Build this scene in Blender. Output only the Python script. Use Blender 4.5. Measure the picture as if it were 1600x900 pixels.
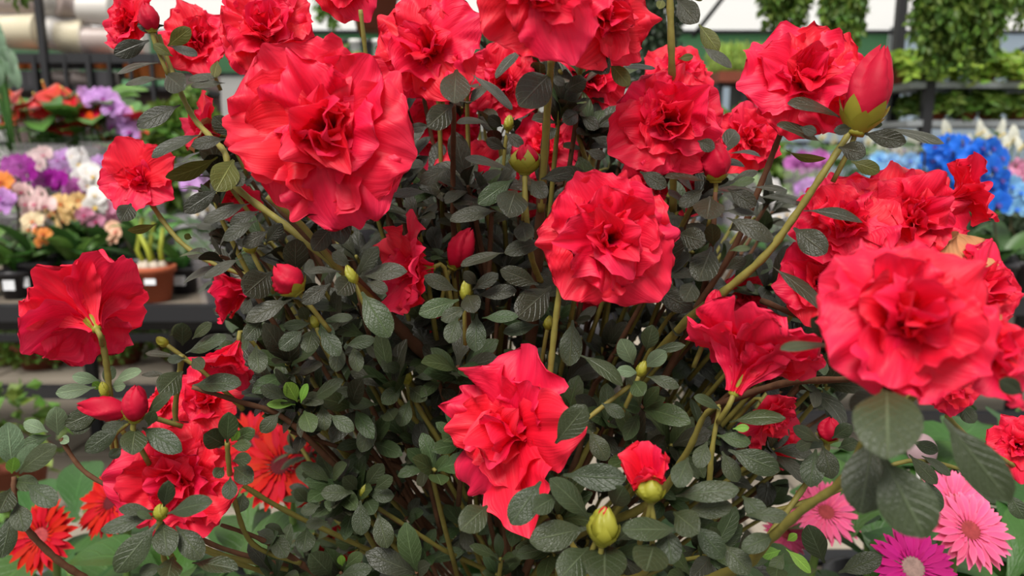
import bpy, math, random
import numpy as np
from mathutils import Matrix, Vector

# ------------------------------------------------------------------ clear
for o in list(bpy.data.objects):
    bpy.data.objects.remove(o, do_unlink=True)
SC = bpy.context.scene
COL = SC.collection
PI = math.pi

# ------------------------------------------------------------------ camera
CAM_Z, PITCH, FPX = 1.15, math.radians(10.0), 1155.0
cam_d = bpy.data.cameras.new('camera')
cam = bpy.data.objects.new('camera', cam_d)
COL.objects.link(cam)
cam.location = (0, 0, CAM_Z)
cam.rotation_euler = (PI / 2 - PITCH, 0, 0)
cam_d.sensor_fit = 'HORIZONTAL'
cam_d.sensor_width = 36.0
cam_d.lens = 36.0 * FPX / 1600.0
cam_d.clip_start = 0.02
cam_d.dof.use_dof = True
cam_d.dof.focus_distance = 0.47
cam_d.dof.aperture_fstop = 7.5
SC.camera = cam
# ------------------------------------------------------------------ sky, sun, exposure
wd = bpy.data.worlds.new('world')
SC.world = wd
wd.use_nodes = True
bgn = wd.node_tree.nodes['Background']
bgn.inputs[0].default_value = (1.0, 0.985, 0.96, 1)
bgn.inputs[1].default_value = 0.62
sd = bpy.data.lights.new('sun', 'SUN')
sd.energy = 4.3
sd.angle = math.radians(30)
sd.color = (1.0, 0.96, 0.9)
sun = bpy.data.objects.new('sun', sd)
COL.objects.link(sun)
sun.rotation_euler = (math.radians(32), math.radians(-14), 0)
vs = SC.view_settings
vs.view_transform = 'Standard'
vs.look = 'None'
vs.gamma = 1.0
vs.exposure = 0.2
vs.use_curve_mapping = False

# ------------------------------------------------------------------ pixel helpers (photo frame 1600 x 900)
CAMP = np.array([0, 0, CAM_Z])
RT = np.array([1.0, 0, 0])
FW = np.array([0, math.cos(PITCH), -math.sin(PITCH)])
UP = np.array([0, math.sin(PITCH), math.cos(PITCH)])
def P(x, y, d):
    return CAMP + d * (FW + (x - 800) / FPX * RT + (450 - y) / FPX * UP)
def PX(p):
    q = np.asarray(p) - CAMP
    d = q @ FW
    return 800 + FPX * (q @ RT) / d, 450 - FPX * (q @ UP) / d, d
def onz(x, y, z):
    r = FW + (x - 800) / FPX * RT + (450 - y) / FPX * UP
    return CAMP + r * ((z - CAM_Z) / r[2])
def ony(x, y, Y):
    r = FW + (x - 800) / FPX * RT + (450 - y) / FPX * UP
    return CAMP + r * (Y / r[1])
def cdir(v):
    v = np.asarray(v, float)
    w = v[0] * RT + v[1] * UP - v[2] * FW
    return w / np.linalg.norm(w)
def unit(v):
    v = np.asarray(v, float)
    return v / max(np.linalg.norm(v), 1e-9)
def frame_z(z, rng=None, roll=None):
    z = unit(z)
    t = np.array([0, 0, 1.0]) if abs(z[2]) < .9 else np.array([0, 1.0, 0])
    x = unit(np.cross(t, z)); y = np.cross(z, x)
    a = roll if roll is not None else (rng.uniform(0, 2 * PI) if rng else 0)
    return np.stack([x * math.cos(a) + y * math.sin(a), -x * math.sin(a) + y * math.cos(a), z], 1)
def sstep(a, b, x):
    t = np.clip((x - a) / (b - a), 0, 1)
    return t * t * (3 - 2 * t)

# ------------------------------------------------------------------ object helpers
def empty(name, loc, label=None, cat=None, group=None, parent=None):
    o = bpy.data.objects.new(name, None)
    o.empty_display_size = .02
    COL.objects.link(o)
    o.location = tuple(loc)
    if parent: o.parent = parent
    if label: o['label'] = label
    if cat: o['category'] = cat
    if group: o['group'] = group
    return o
def mesh_data(name, V, F, mats, uv=None, smooth=True, mi=None):
    me = bpy.data.meshes.new(name)
    V = np.asarray(V, np.float32)
    if isinstance(F, np.ndarray):
        n, k = F.shape
        me.vertices.add(len(V)); me.vertices.foreach_set('co', V.ravel())
        me.loops.add(n * k); me.loops.foreach_set('vertex_index', F.astype(np.int32).ravel())
        me.polygons.add(n)
        me.polygons.foreach_set('loop_start', np.arange(0, n * k, k, dtype=np.int32))
        me.polygons.foreach_set('loop_total', np.full(n, k, np.int32))
        me.update(calc_edges=True)
    else:
        me.from_pydata([tuple(v) for v in V], [], [tuple(f) for f in F])
        me.update()
    if uv is not None:
        ul = me.uv_layers.new(name='UVMap')
        li = np.zeros(len(me.loops), np.int32); me.loops.foreach_get('vertex_index', li)
        ul.data.foreach_set('uv', np.asarray(uv, np.float32)[li].ravel())
    for m in (mats if isinstance(mats, (list, tuple)) else [mats]):
        me.materials.append(m)
    if mi is not None:
        me.polygons.foreach_set('material_index', np.asarray(mi, np.int32))
    me.polygons.foreach_set('use_smooth', np.full(len(me.polygons), smooth))
    return me
def link(name, me, parent=None, loc=None, mat3=None, label=None, cat=None, group=None, kind=None):
    o = bpy.data.objects.new(name, me)
    COL.objects.link(o)
    if mat3 is not None:
        M = Matrix.Identity(4)
        for i in range(3):
            for j in range(3): M[i][j] = mat3[i][j]
        if loc is not None:
            for i in range(3): M[i][3] = loc[i]
        o.matrix_local = M
        if parent: o.parent = parent; o.matrix_local = M
    else:
        if loc is not None: o.location = tuple(loc)
        if parent: o.parent = parent
    if label: o['label'] = label
    if cat: o['category'] = cat
    if group: o['group'] = group
    if kind: o['kind'] = kind
    return o
class MB:
    """collects grids, tubes and boxes for one mesh"""
    def __init__(s): s.V = []; s.F = []; s.U = []; s.M = []; s.n = 0
    def add(s, V, F, uv=None, m=0):
        V = np.asarray(V, float); F = np.asarray(F, int)
        if F.shape[1] == 3: F = np.concatenate([F, F[:, 2:]], 1)
        s.V.append(V); s.F.append(F + s.n); s.n += len(V)
        s.U.append(np.zeros((len(V), 2)) if uv is None else uv); s.M += [m] * len(F)
        return s
    def box(s, c, sz, m=0, R=None):
        q = np.array([[x, y, z] for x in (-.5, .5) for y in (-.5, .5) for z in (-.5, .5)]) * np.asarray(sz)
        if R is not None: q = q @ np.asarray(R).T
        return s.add(q + np.asarray(c), [[0, 1, 3, 2], [4, 6, 7, 5], [0, 4, 5, 1], [2, 3, 7, 6], [0, 2, 6, 4], [1, 5, 7, 3]], None, m)
    def tube(s, pts, rad, k=7, m=0):
        V, F, U = tube(pts, rad, k)
        return s.add(V, F, U, m)
    def lathe(s, prof, k=20, c=(0, 0, 0), m=0, R=None):
        prof = np.asarray(prof, float); n = len(prof)
        a = np.arange(k) * 2 * PI / k
        V = np.stack([prof[:, None, 0] * np.cos(a), prof[:, None, 0] * np.sin(a), np.repeat(prof[:, 1:2], k, 1)], 2).reshape(-1, 3)
        if R is not None: V = V @ np.asarray(R).T
        F = [[i * k + j, i * k + (j + 1) % k, (i + 1) * k + (j + 1) % k, (i + 1) * k + j] for i in range(n - 1) for j in range(k)]
        return s.add(V + np.asarray(c), F, None, m)
    def data(s, name, mats, smooth=True):
        V = np.concatenate(s.V); F = np.concatenate(s.F)
        tri = F[:, 2] == F[:, 3]
        if tri.any():
            FF = [tuple(f[:3]) if t else tuple(f) for f, t in zip(F.tolist(), tri)]
        else: FF = F
        return mesh_data(name, V, FF, mats, np.concatenate(s.U), smooth, s.M)
    def build(s, name, mats, parent=None, off=None, smooth=True, **kw):
        if off is not None: s.V = [v - np.asarray(off) for v in s.V]
        return link(name, s.data(name, mats, smooth), parent, **kw)
def grid_faces(nu, nv):
    i = np.arange(nv - 1)[:, None] * nu + np.arange(nu - 1)[None]
    return np.stack([i, i + 1, i + nu + 1, i + nu], 2).reshape(-1, 4)
def tube(pts, rad, k=7):
    pts = np.asarray(pts, float); n = len(pts)
    rad = np.broadcast_to(np.asarray(rad, float), (n,)) if np.ndim(rad) == 0 else np.asarray(rad, float)
    T = np.gradient(pts, axis=0); T /= np.maximum(np.linalg.norm(T, axis=1, keepdims=True), 1e-9)
    ref = np.array([0, 0, 1.0]) if abs(T[0][2]) < .9 else np.array([1.0, 0, 0])
    N = unit(np.cross(T[0], ref)); V = []
    for i in range(n):
        N = unit(N - T[i] * (N @ T[i])); B = np.cross(T[i], N)
        a = np.arange(k) * 2 * PI / k
        V.append(pts[i] + rad[i] * (np.cos(a)[:, None] * N + np.sin(a)[:, None] * B))
    V = np.concatenate(V)
    F = [[i * k + j, i * k + (j + 1) % k, (i + 1) * k + (j + 1) % k, (i + 1) * k + j] for i in range(n - 1) for j in range(k)]
    V = np.concatenate([V, [pts[0], pts[-1]]]); a, b = len(V) - 2, len(V) - 1
    F += [[a, (j + 1) % k, j, j] for j in range(k)] + [[b, (n - 1) * k + j, (n - 1) * k + (j + 1) % k, (n - 1) * k + (j + 1) % k] for j in range(k)]
    U = np.zeros((len(V), 2)); U[:n * k, 0] = np.tile(np.arange(k) / k, n); U[:n * k, 1] = np.repeat(np.linspace(0, 1, n), k)
    return V, np.array(F), U
def smooth_path(pts, m=5):
    pts = np.asarray(pts, float); n = len(pts)
    if n < 3:
        t = np.linspace(0, 1, m + 1)[:, None]; return pts[0] * (1 - t) + pts[-1] * t
    out = []
    for i in range(n - 1):
        p0, p1, p2, p3 = pts[max(i - 1, 0)], pts[i], pts[i + 1], pts[min(i + 2, n - 1)]
        for t in np.arange(m) / m:
            out.append(.5 * ((2 * p1) + (p2 - p0) * t + (2 * p0 - 5 * p1 + 4 * p2 - p3) * t * t + (3 * p1 - p0 - 3 * p2 + p3) * t ** 3))
    out.append(pts[-1]); return np.array(out)

# ------------------------------------------------------------------ materials
MATS = {}
def mat(name, col, rough=.5, spec=.5, transl=0., tcol=None, var=0., hue=0., nscale=0, namp=0., bump=0., island=True, vein=None, alpha=None, metal=0., sheen=0., blotch=None, coords='Object', va=.8):
    if name in MATS: return MATS[name]
    m = bpy.data.materials.new(name); m.use_nodes = True
    nt = m.node_tree; N = nt.nodes; L = nt.links
    b = N['Principled BSDF']; out = N['Material Output']
    b.inputs['Roughness'].default_value = rough
    if name.startswith('azalea_petal') or name.startswith('azalea_centre'): b.inputs['Sheen Weight'].default_value = .0
    b.inputs['Specular IOR Level'].default_value = spec
    b.inputs['Metallic'].default_value = metal
    if sheen: b.inputs['Sheen Weight'].default_value = sheen
    c = N.new('ShaderNodeRGB'); c.outputs[0].default_value = (*col, 1); cs = c.outputs[0]
    def math_(op, a, bb):
        n = N.new('ShaderNodeMath'); n.operation = op
        for i, v in enumerate((a, bb)):
            if isinstance(v, (int, float)): n.inputs[i].default_value = v
            else: L.new(v, n.inputs[i])
        return n.outputs[0]
    def mix(fac, a, bb, typ='MIX'):
        n = N.new('ShaderNodeMix'); n.data_type = 'RGBA'; n.blend_type = typ
        for i, v in zip((0, 6, 7), (fac, a, bb)):
            if isinstance(v, (int, float)): n.inputs[i].default_value = v
            elif isinstance(v, tuple): n.inputs[i].default_value = (*v, 1)
            else: L.new(v, n.inputs[i])
        return n.outputs[2]
    bh = None
    if vein:                                   # leaf or petal veins on the UV map
        uvn = N.new('ShaderNodeUVMap'); sp = N.new('ShaderNodeSeparateXYZ'); L.new(uvn.outputs[0], sp.inputs[0])
        uu = math_('ABSOLUTE', math_('SUBTRACT', math_('MULTIPLY', sp.outputs[0], 2.0), 1.0), 0)
        if vein == 'leaf':
            mid = math_('SUBTRACT', 1.0, math_('MINIMUM', math_('MULTIPLY', uu, 14.0), 1.0))
            w = math_('SUBTRACT', math_('MULTIPLY', sp.outputs[1], 7.0), math_('MULTIPLY', uu, 2.2))
            fr = math_('ABSOLUTE', math_('SUBTRACT', math_('FRACT', w, 0), .5), 0)
            side = math_('MULTIPLY', math_('SUBTRACT', 1.0, math_('MINIMUM', math_('MULTIPLY', fr, 11.0), 1.0)), .5)
            h = math_('MAXIMUM', mid, side)
            cs = mix(math_('MULTIPLY', h, va), cs, tuple(min(1, x * 2.6 + .04) for x in col))
            nz = N.new('ShaderNodeTexNoise'); nz.inputs['Scale'].default_value = 22; L.new(uvn.outputs[0], nz.inputs['Vector'])
            bh = math_('ADD', math_('MULTIPLY', h, -1.0), math_('MULTIPLY', nz.outputs[0], .9))
            cs = mix(math_('MULTIPLY', nz.outputs[0], .55), cs, tuple(x * .45 for x in col))
        else:
            cx = N.new('ShaderNodeCombineXYZ')
            L.new(math_('MULTIPLY', sp.outputs[0], 26.0), cx.inputs[0]); L.new(math_('MULTIPLY', sp.outputs[1], 2.2), cx.inputs[1])
            oi = N.new('ShaderNodeObjectInfo'); L.new(math_('MULTIPLY', oi.outputs['Random'], 40.0), cx.inputs[2])
            nz = N.new('ShaderNodeTexNoise'); nz.inputs['Scale'].default_value = 1.0; nz.inputs['Detail'].default_value = 3; L.new(cx.outputs[0], nz.inputs['Vector'])
            cs = mix(math_('MULTIPLY', math_('SUBTRACT', nz.outputs[0], .42), 1.5), cs, tuple(x * .62 for x in col))
            edge = math_('POWER', math_('MAXIMUM', uu, sp.outputs[1]), 5.0)
            cs = mix(math_('MULTIPLY', edge, .5), cs, tcol if tcol else col)
            bh = nz.outputs[0]
    if nscale:
        tc = N.new('ShaderNodeTexCoord'); nz = N.new('ShaderNodeTexNoise'); nz.inputs['Scale'].default_value = nscale; nz.inputs['Detail'].default_value = 5
        L.new(tc.outputs[coords], nz.inputs['Vector'])
        cs = mix(math_('MULTIPLY', nz.outputs[0], namp), cs, tuple(x * .35 for x in col))
        if bh is None: bh = nz.outputs[0]
    if blotch:
        tc = N.new('ShaderNodeTexCoord'); nz = N.new('ShaderNodeTexNoise'); nz.inputs['Scale'].default_value = blotch[1]
        L.new(tc.outputs['Object'], nz.inputs['Vector'])
        mr = N.new('ShaderNodeMapRange'); mr.inputs[1].default_value = .52; mr.inputs[2].default_value = .66; L.new(nz.outputs[0], mr.inputs[0])
        cs = mix(mr.outputs[0], cs, blotch[0])
    if var or hue:
        if island: g = N.new('ShaderNodeNewGeometry'); r = g.outputs['Random Per Island']
        else: g = N.new('ShaderNodeObjectInfo'); r = g.outputs['Random']
        hs = N.new('ShaderNodeHueSaturation'); L.new(cs, hs.inputs['Color'])
        L.new(math_('ADD', math_('MULTIPLY', r, 2 * var), 1 - var), hs.inputs['Value'])
        r2 = math_('FRACT', math_('MULTIPLY', r, 17.3), 0)
        L.new(math_('ADD', math_('MULTIPLY', r2, 2 * hue), .5 - hue), hs.inputs['Hue'])
        cs = hs.outputs[0]
    L.new(cs, b.inputs['Base Color'])
    if bump and bh is not None:
        bn = N.new('ShaderNodeBump'); bn.inputs['Strength'].default_value = bump; bn.inputs['Distance'].default_value = .001
        L.new(bh, bn.inputs['Height']); L.new(bn.outputs[0], b.inputs['Normal'])
    last = b.outputs[0]
    if transl:
        t = N.new('ShaderNodeBsdfTranslucent'); L.new(cs, t.inputs[0])
        mx = N.new('ShaderNodeMixShader'); mx.inputs[0].default_value = transl
        L.new(last, mx.inputs[1]); L.new(t.outputs[0], mx.inputs[2]); last = mx.outputs[0]
    if alpha is not None:
        t = N.new('ShaderNodeBsdfTransparent'); mx = N.new('ShaderNodeMixShader'); mx.inputs[0].default_value = alpha
        L.new(t.outputs[0], mx.inputs[1]); L.new(last, mx.inputs[2]); last = mx.outputs[0]
    L.new(last, out.inputs[0])
    MATS[name] = m
    return m
def srgb(r, g, b):
    f = lambda c: c / 255 / 12.92 if c / 255 <= .04045 else ((c / 255 + .055) / 1.055) ** 2.4
    return (f(r), f(g), f(b))
M_PET = mat('azalea_petal', (.88, .0075, .046), .5, .32, .34, tcol=(.93, .050, .125), var=.07, hue=.004, bump=.6, island=False, vein='petal')
M_PETD = mat('azalea_petal_dried', srgb(205, 150, 105), .7, .2, .2, vein='petal', bump=.6, tcol=srgb(150, 95, 50))
M_CEN = mat('azalea_centre_petals', (.88, .0075, .046), .5, .32, .34, tcol=(.93, .050, .125), var=.07, hue=.004, bump=.6, vein='petal')
M_BUD = mat('azalea_bud_petal', (.50, .0035, .030), .6, .22, .08, nscale=130, namp=.35, bump=.3)
M_LEAF = mat('azalea_leaf_dark', srgb(50, 52, 37), .34, .42, .06, var=.22, hue=.02, bump=.5, island=True, vein='leaf')
M_LEAFI = mat('azalea_leaf_dark_single', srgb(50, 52, 37), .34, .42, .06, var=.2, hue=.018, bump=.55, island=False, vein='leaf')
M_LEAFG = mat('azalea_leaf_green', srgb(62, 78, 44), .38, .45, .12, var=.2, hue=.02, bump=.5, island=False, vein='leaf')
M_LEAFP = mat('azalea_leaf_pale', srgb(122, 146, 112), .45, .5, .18, var=.12, hue=.012, bump=.5, island=False, vein='leaf')
M_LEAFB = mat('azalea_leaf_fresh', srgb(120, 165, 60), .45, .5, .3, var=.12, hue=.012, bump=.4, island=False, vein='leaf')
M_LEAFO = mat('azalea_leaf_olive', srgb(92, 96, 40), .5, .4, .25, var=.12, hue=.01, bump=.4, island=False, vein='leaf')
M_STEM = mat('azalea_young_stem', srgb(138, 130, 62), .6, .3, nscale=140, namp=.75, bump=.5)
M_BARK = mat('azalea_bark', srgb(112, 78, 56), .8, .2, nscale=110, namp=.95, bump=.9)
M_CALYX = mat('azalea_calyx', srgb(160, 158, 52), .5, .4, .15, nscale=70, namp=.5)
M_STAM = mat('azalea_stamen', srgb(230, 60, 90), .5, .4)
M_GREEN = mat('plant_leaf_green', srgb(88, 132, 58), .4, .5, .25, var=.25, hue=.02, nscale=20, namp=.4, island=False)
M_DGREEN = mat('plant_leaf_deep_green', srgb(60, 94, 46), .4, .5, .2, var=.25, hue=.02, island=False)
M_IVY = mat('ivy_leaf', srgb(98, 128, 50), .5, .4, .3, var=.45, hue=.03)
M_IVYD = mat('ivy_leaf_dark', srgb(50, 66, 44), .5, .4, .25, var=.4, hue=.02)
M_FERN = mat('fern_frond', srgb(142, 172, 66), .5, .4, .35, var=.35, hue=.03)
M_LIME = mat('lime_foliage', srgb(170, 195, 100), .5, .3, .4, var=.25, hue=.02)
M_TERRA = mat('terracotta', srgb(178, 92, 62), .75, .25, nscale=8, namp=.35, bump=.2)
M_TERRAO = mat('terracotta_orange', srgb(226, 128, 70), .6, .3, nscale=6, namp=.2)
M_TERRAD = mat('terracotta_dark', srgb(126, 66, 48), .75, .25, nscale=8, namp=.4)
M_BLACKP = mat('black_plastic', srgb(48, 46, 50), .4, .5)
M_PURPLEP = mat('purple_plastic', srgb(112, 40, 88), .4, .5)
M_WHITEP = mat('white_plastic', srgb(232, 230, 226), .4, .5, .1)
M_LABEL = mat('paper_label', srgb(232, 234, 238), .6, .3)
M_STEEL = mat('black_steel', srgb(34, 34, 37), .5, .4)
M_GREY = mat('galvanised_steel', srgb(150, 155, 158), .45, .5, metal=.3)
M_SOIL = mat('soil', srgb(70, 55, 44), .95, .1, nscale=60, namp=.8, bump=.8)
M_MAT = mat('bench_mat', srgb(128, 118, 106), .95, .1, nscale=120, namp=.9, bump=.6)
M_SLAB = mat('paving_slab', srgb(158, 148, 134), .85, .25, nscale=5, namp=.35, bump=.15, var=.06, island=False)
M_JOINT = mat('paving_joint', srgb(96, 90, 82), .95, .1, nscale=10, namp=.4)
M_FILM = mat('greenhouse_film', srgb(244, 244, 242), .6, .2, .65, nscale=1.2, namp=.08)
M_GLASS = mat('polycarbonate_sheet', srgb(226, 238, 248), .35, .4, .65, nscale=2, namp=.06)
M_SCREEN = mat('green_shade_screen', srgb(130, 184, 142), .8, .2, .5, nscale=3, namp=.2)
M_SLEEVE = mat('clear_sleeve', srgb(240, 232, 240), .18, .6, .0, alpha=.085)
M_WRAP = mat('wrapped_cups_white', srgb(226, 222, 214), .35, .5, .15, nscale=7, namp=.3)
M_WRAPC = mat('wrapped_cups_cream', srgb(226, 216, 184), .35, .5, .15, nscale=7, namp=.25)
M_WRAPB = mat('wrapped_cups_brown', srgb(186, 168, 160), .35, .5, .1, nscale=7, namp=.4)
def petal_mat(name, rgb, tip=None, tr=.3):
    return mat(name, srgb(*rgb), .5, .3, tr, tcol=srgb(*(tip or rgb)), var=.1, hue=.006, bump=.2, vein='petal')

# ------------------------------------------------------------------ petal and leaf grids
def petal(rng, L, W, a0, a1, o0=.2, o1=.62, cup=.0, ruf=.06, curl=0., nu=13, nv=15, waves=5, notch=.0, fan=.0, frill=.0):
    v = np.linspace(0, 1, nv); u = np.linspace(-1, 1, nu)
    ang = a0 + (a1 - a0) * sstep(o0, o1, v) + curl * np.clip((v - .72) / .28, 0, 1)
    ds = L / (nv - 1)
    x = np.concatenate([[0], np.cumsum(np.sin(ang[:-1]) * ds)]); z = np.concatenate([[0], np.cumsum(np.cos(ang[:-1]) * ds)])
    p = np.where(v < .64, .16 + .84 * sstep(0, .66, v), np.sqrt(np.clip(1 - ((v - .64) / .385) ** 2, .0, 1)))
    VV, UU = np.meshgrid(v, u, indexing='ij')
    w = p[:, None] * W / 2
    t = np.arctan2(UU * w, (VV - .45) * L)
    ed = np.clip(np.maximum(np.abs(UU), (VV - .35) / .65), 0, 1) ** 2.4 * sstep(.22, .6, VV)
    ph = rng.uniform(0, 6.28, 4); n1 = waves + rng.uniform(-1, 1)
    wave = np.sin(n1 * t + ph[0]) + .55 * np.sin(2.1 * n1 * t + ph[1]) + .14 * np.sin(3.1 * n1 * t + ph[2])
    disp = ruf * W * ed * wave + cup * W / 2 * p[:, None] * UU ** 2 - .03 * W * np.exp(-(UU / .16) ** 2) * sstep(.0, .3, VV)
    disp = disp + .06 * W * p[:, None] * np.sin(2.2 * UU + ph[3]) * sstep(.3, .9, VV)
    fold = rng.uniform(5.5, 8.5)
    disp = disp + fan * W * p[:, None] ** 1.3 * (np.sin(fold * UU + ph[1]) + .5 * np.sin(1.9 * fold * UU + ph[2] + 2 * VV)) * sstep(.25, .85, VV)
    mg = np.maximum(np.abs(UU) ** 2, sstep(.72, 1.0, VV))
    disp = disp + frill * W * sstep(.72, 1, mg) * np.sin(3.4 * n1 * t + ph[3]) * sstep(.35, .6, VV)
    lat = UU * w * (1 + .05 * ed * np.sin(2.7 * n1 * t + ph[1]))
    sh = -.09 * L * UU ** 2 * VV + .013 * L * ed * np.sin(3.1 * n1 * t + ph[2]) - notch * L * np.exp(-(UU / .12) ** 2) * sstep(.85, 1, VV)
    ca, sa = np.cos(ang)[:, None], np.sin(ang)[:, None]
    X = x[:, None] - ca * disp + sa * sh
    Z = z[:, None] + sa * disp + ca * sh
    V = np.stack([X, lat, Z], 2).reshape(-1, 3)
    uv = np.stack([(UU + 1) / 2, VV], 2).reshape(-1, 2)
    return V, grid_faces(nu, nv), uv
def rotz(V, a):
    c, s = math.cos(a), math.sin(a)
    return V @ np.array([[c, s, 0], [-s, c, 0], [0, 0, 1]])
def leaf_grid(rng, L, W, fold=.18, arch=.25, nu=7, nv=11, wav=.03, shape=.9, pet=.07):
    """leaf along +x, upper face +z"""
    v = np.linspace(0, 1, nv) ** .86; u = np.linspace(-1, 1, nu)
    q = np.clip((v - pet) / (1 - pet), 0, 1)
    if shape > .8:      # elliptic to obovate blade with a blunt tip
        p = np.where(q < .56, np.sin(PI / 2 * q / .56) ** 1.05, np.sqrt(np.clip(1 - ((q - .56) / .445) ** 2, 0, 1)) ** 1.15)
    else: p = np.maximum(np.sin(PI * q ** shape) ** .72, 0)
    p = np.maximum(p, np.where(v <= pet + .08, .09, .0))
    ang = -arch * (v - .35) * 2
    ds = L * np.diff(v)
    x = np.concatenate([[0], np.cumsum(np.cos(ang[:-1]) * ds)]); z = np.concatenate([[0], np.cumsum(np.sin(ang[:-1]) * ds)])
    VV, UU = np.meshgrid(v, u, indexing='ij'); w = p[:, None] * W / 2
    ph = rng.uniform(0, 6.28, 2)
    Z = z[:, None] + fold * w * np.abs(UU) ** 1.3 - .1 * w * UU ** 4 + wav * W * np.abs(UU) * np.sin(VV * 9 + ph[0] + UU)
    V = np.stack([x[:, None] + 0 * UU, UU * w, Z], 2).reshape(-1, 3)
    return V, grid_faces(nu, nv), np.stack([(UU + 1) / 2, VV], 2).reshape(-1, 2)

# ================================================================== THE SETTING
rs = np.random.default_rng(5)
fl = MB().box((0, 5, -.05), (26, 22, .08)).build('floor', M_JOINT, kind='structure', smooth=False)
slab = MB()
q = .49 / 2
slab.add([[-q, -q, 0], [q, -q, 0], [q, q, 0], [-q, q, 0], [-q + .01, -q + .01, .012], [q - .01, -q + .01, .012], [q - .01, q - .01, .012], [-q + .01, q - .01, .012]],
         [[4, 5, 6, 7], [0, 1, 5, 4], [1, 2, 6, 5], [2, 3, 7, 6], [3, 0, 4, 7]])
slab_me = slab.data('paving_slab', M_SLAB, False)
for i in range(-9, 6):
    for j in range(2, 13):
        link('paving_slab', slab_me, fl, (i * .5 + (.25 if j % 2 else 0), j * .5, -.012 + rs.uniform(-.001, .001)))
# far end wall of the greenhouse: sheets between posts
wl = MB()
for k in range(8): wl.box((-12.6 + k * 3.6 + 1.8, 11, 1.15), (3.52, .04, 2.3))
wall = MB().box((1.8, 11.06, .05), (29, .06, .3)).build('wall_back', M_GREY, kind='structure', smooth=False)
for k in range(8):
    MB().box((-12.6 + k * 3.6 + 1.8, 11, 1.22), (3.52, .03, 2.2)).build('sheet_panel', M_GLASS if k >= 4 else M_FILM, wall, smooth=False)
    MB().box((-12.6 + k * 3.6 + 1.8, 11, 2.62), (3.52, .03, .58)).build('screen_panel', M_SCREEN if k < 5 else M_GLASS, wall, smooth=False)
    MB().box((-12.6 + k * 3.6, 10.96, 1.6), (.06, .06, 3.2)).build('wall_post', M_GREY, wall, smooth=False)
for z in (1.35, 2.32, 2.9): MB().box((1.8, 10.94, z), (29, .05, .05)).build('wall_rail', M_STEEL, wall, smooth=False)
roof = MB().add([[-12.6, 11, 2.95], [16.2, 11, 2.95], [16.2, 5.2, 4.9], [-12.6, 5.2, 4.9]], [[0, 1, 2, 3]]).build('roof', M_FILM, kind='structure', smooth=False)
for k in range(9):
    x = -12.6 + k * 3.6
    MB().tube([(x, 11, 2.9), (x, 5.2, 4.85)], .035, 6).build('roof_strut', M_GREY, roof)
for (x0, y0, z0, x1, y1, z1) in ((2.2, 9.4, 2.6, 3.2, 9.4, 3.9), (6.4, 10, 2.4, 7.6, 9.6, 3.2), (6.4, 10.6, 2.5, 4.9, 10.6, 2.5)):
    MB().tube([(x0, y0, z0), (x1, y1, z1)], .03, 6).build('roof_strut', M_STEEL, roof)

# ================================================================== benches
def bench(name, x0, x1, y0, y1, z, label, rails=(.3,), th=.055, matl=M_MAT):
    r = empty(name, ((x0 + x1) / 2, (y0 + y1) / 2, 0), label, 'bench')
    O = np.array([(x0 + x1) / 2, (y0 + y1) / 2, 0])
    cx, cy = O[0], O[1]
    MB().box((cx, cy, z - .012), (x1 - x0 - .05, y1 - y0 - .05, .02)).build('bench_top', matl, r, O, False)
    for yy in (y0, y1): MB().box((cx, yy, z - th / 2 + .004), (x1 - x0, .04, th)).build('edge_rail', M_STEEL, r, O, False)
    for xx in (x0, x1): MB().box((xx, cy, z - th / 2 + .003), (.04, y1 - y0, th)).build('edge_rail', M_STEEL, r, O, False)
    n = max(2, int((x1 - x0) / 1.3) + 1)
    for xx in np.linspace(x0 + .02, x1 - .02, n):
        for yy in (y0 + .02, y1 - .02): MB().box((xx, yy, (z - th) / 2), (.04, .04, z - th)).build('leg', M_STEEL, r, O, False)
    for zz in rails:
        for yy in (y0, y1): MB().box((cx, yy, zz), (x1 - x0, .03, .035)).build('lower_rail', M_STEEL, r, O, False)
    return r
bench('display_bench', -3.1, -.35, 2.08, 2.95, .73, 'black steel bench holding the orchids and the cane plant in a terracotta pot', rails=(.475,), th=.045)
bench('display_bench', -4.6, -.9, 3.45, 4.3, .78, 'bench under the red anthuriums, behind the orchid bench')
bench('display_bench', .75, 3.6, 2.35, 3.1, .70, 'bench carrying the blue orchids')
bench('display_bench', .9, 4.4, 3.5, 4.2, .80, 'bench under the white peace lilies, behind the blue orchids')
bench('display_bench', -1.15, 1.15, .30, 1.16, .48, 'low bench under the azalea and the gerberas', rails=(.2,))

# ================================================================== AZALEA BUSH
ra = np.random.default_rng(11)
BASE = P(795, 985, .70); BASE[2] = .62
az = empty('azalea_bush', (BASE[0], BASE[1], .48), 'large azalea bush covered in ruffled red double flowers, dark leaves', 'azalea')
AZ0 = np.array([BASE[0], BASE[1], .48])
MB().lathe([(.0, .0), (.085, 0), (.11, .13), (.118, .13), (.118, .15), (.108, .15), (.104, .135), (0, .13)], 28).build('pot', M_TERRA, az)
MB().lathe([(.103, .136), (.06, .142), (0, .145)], 20).build('potting_soil', M_SOIL, az)

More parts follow.
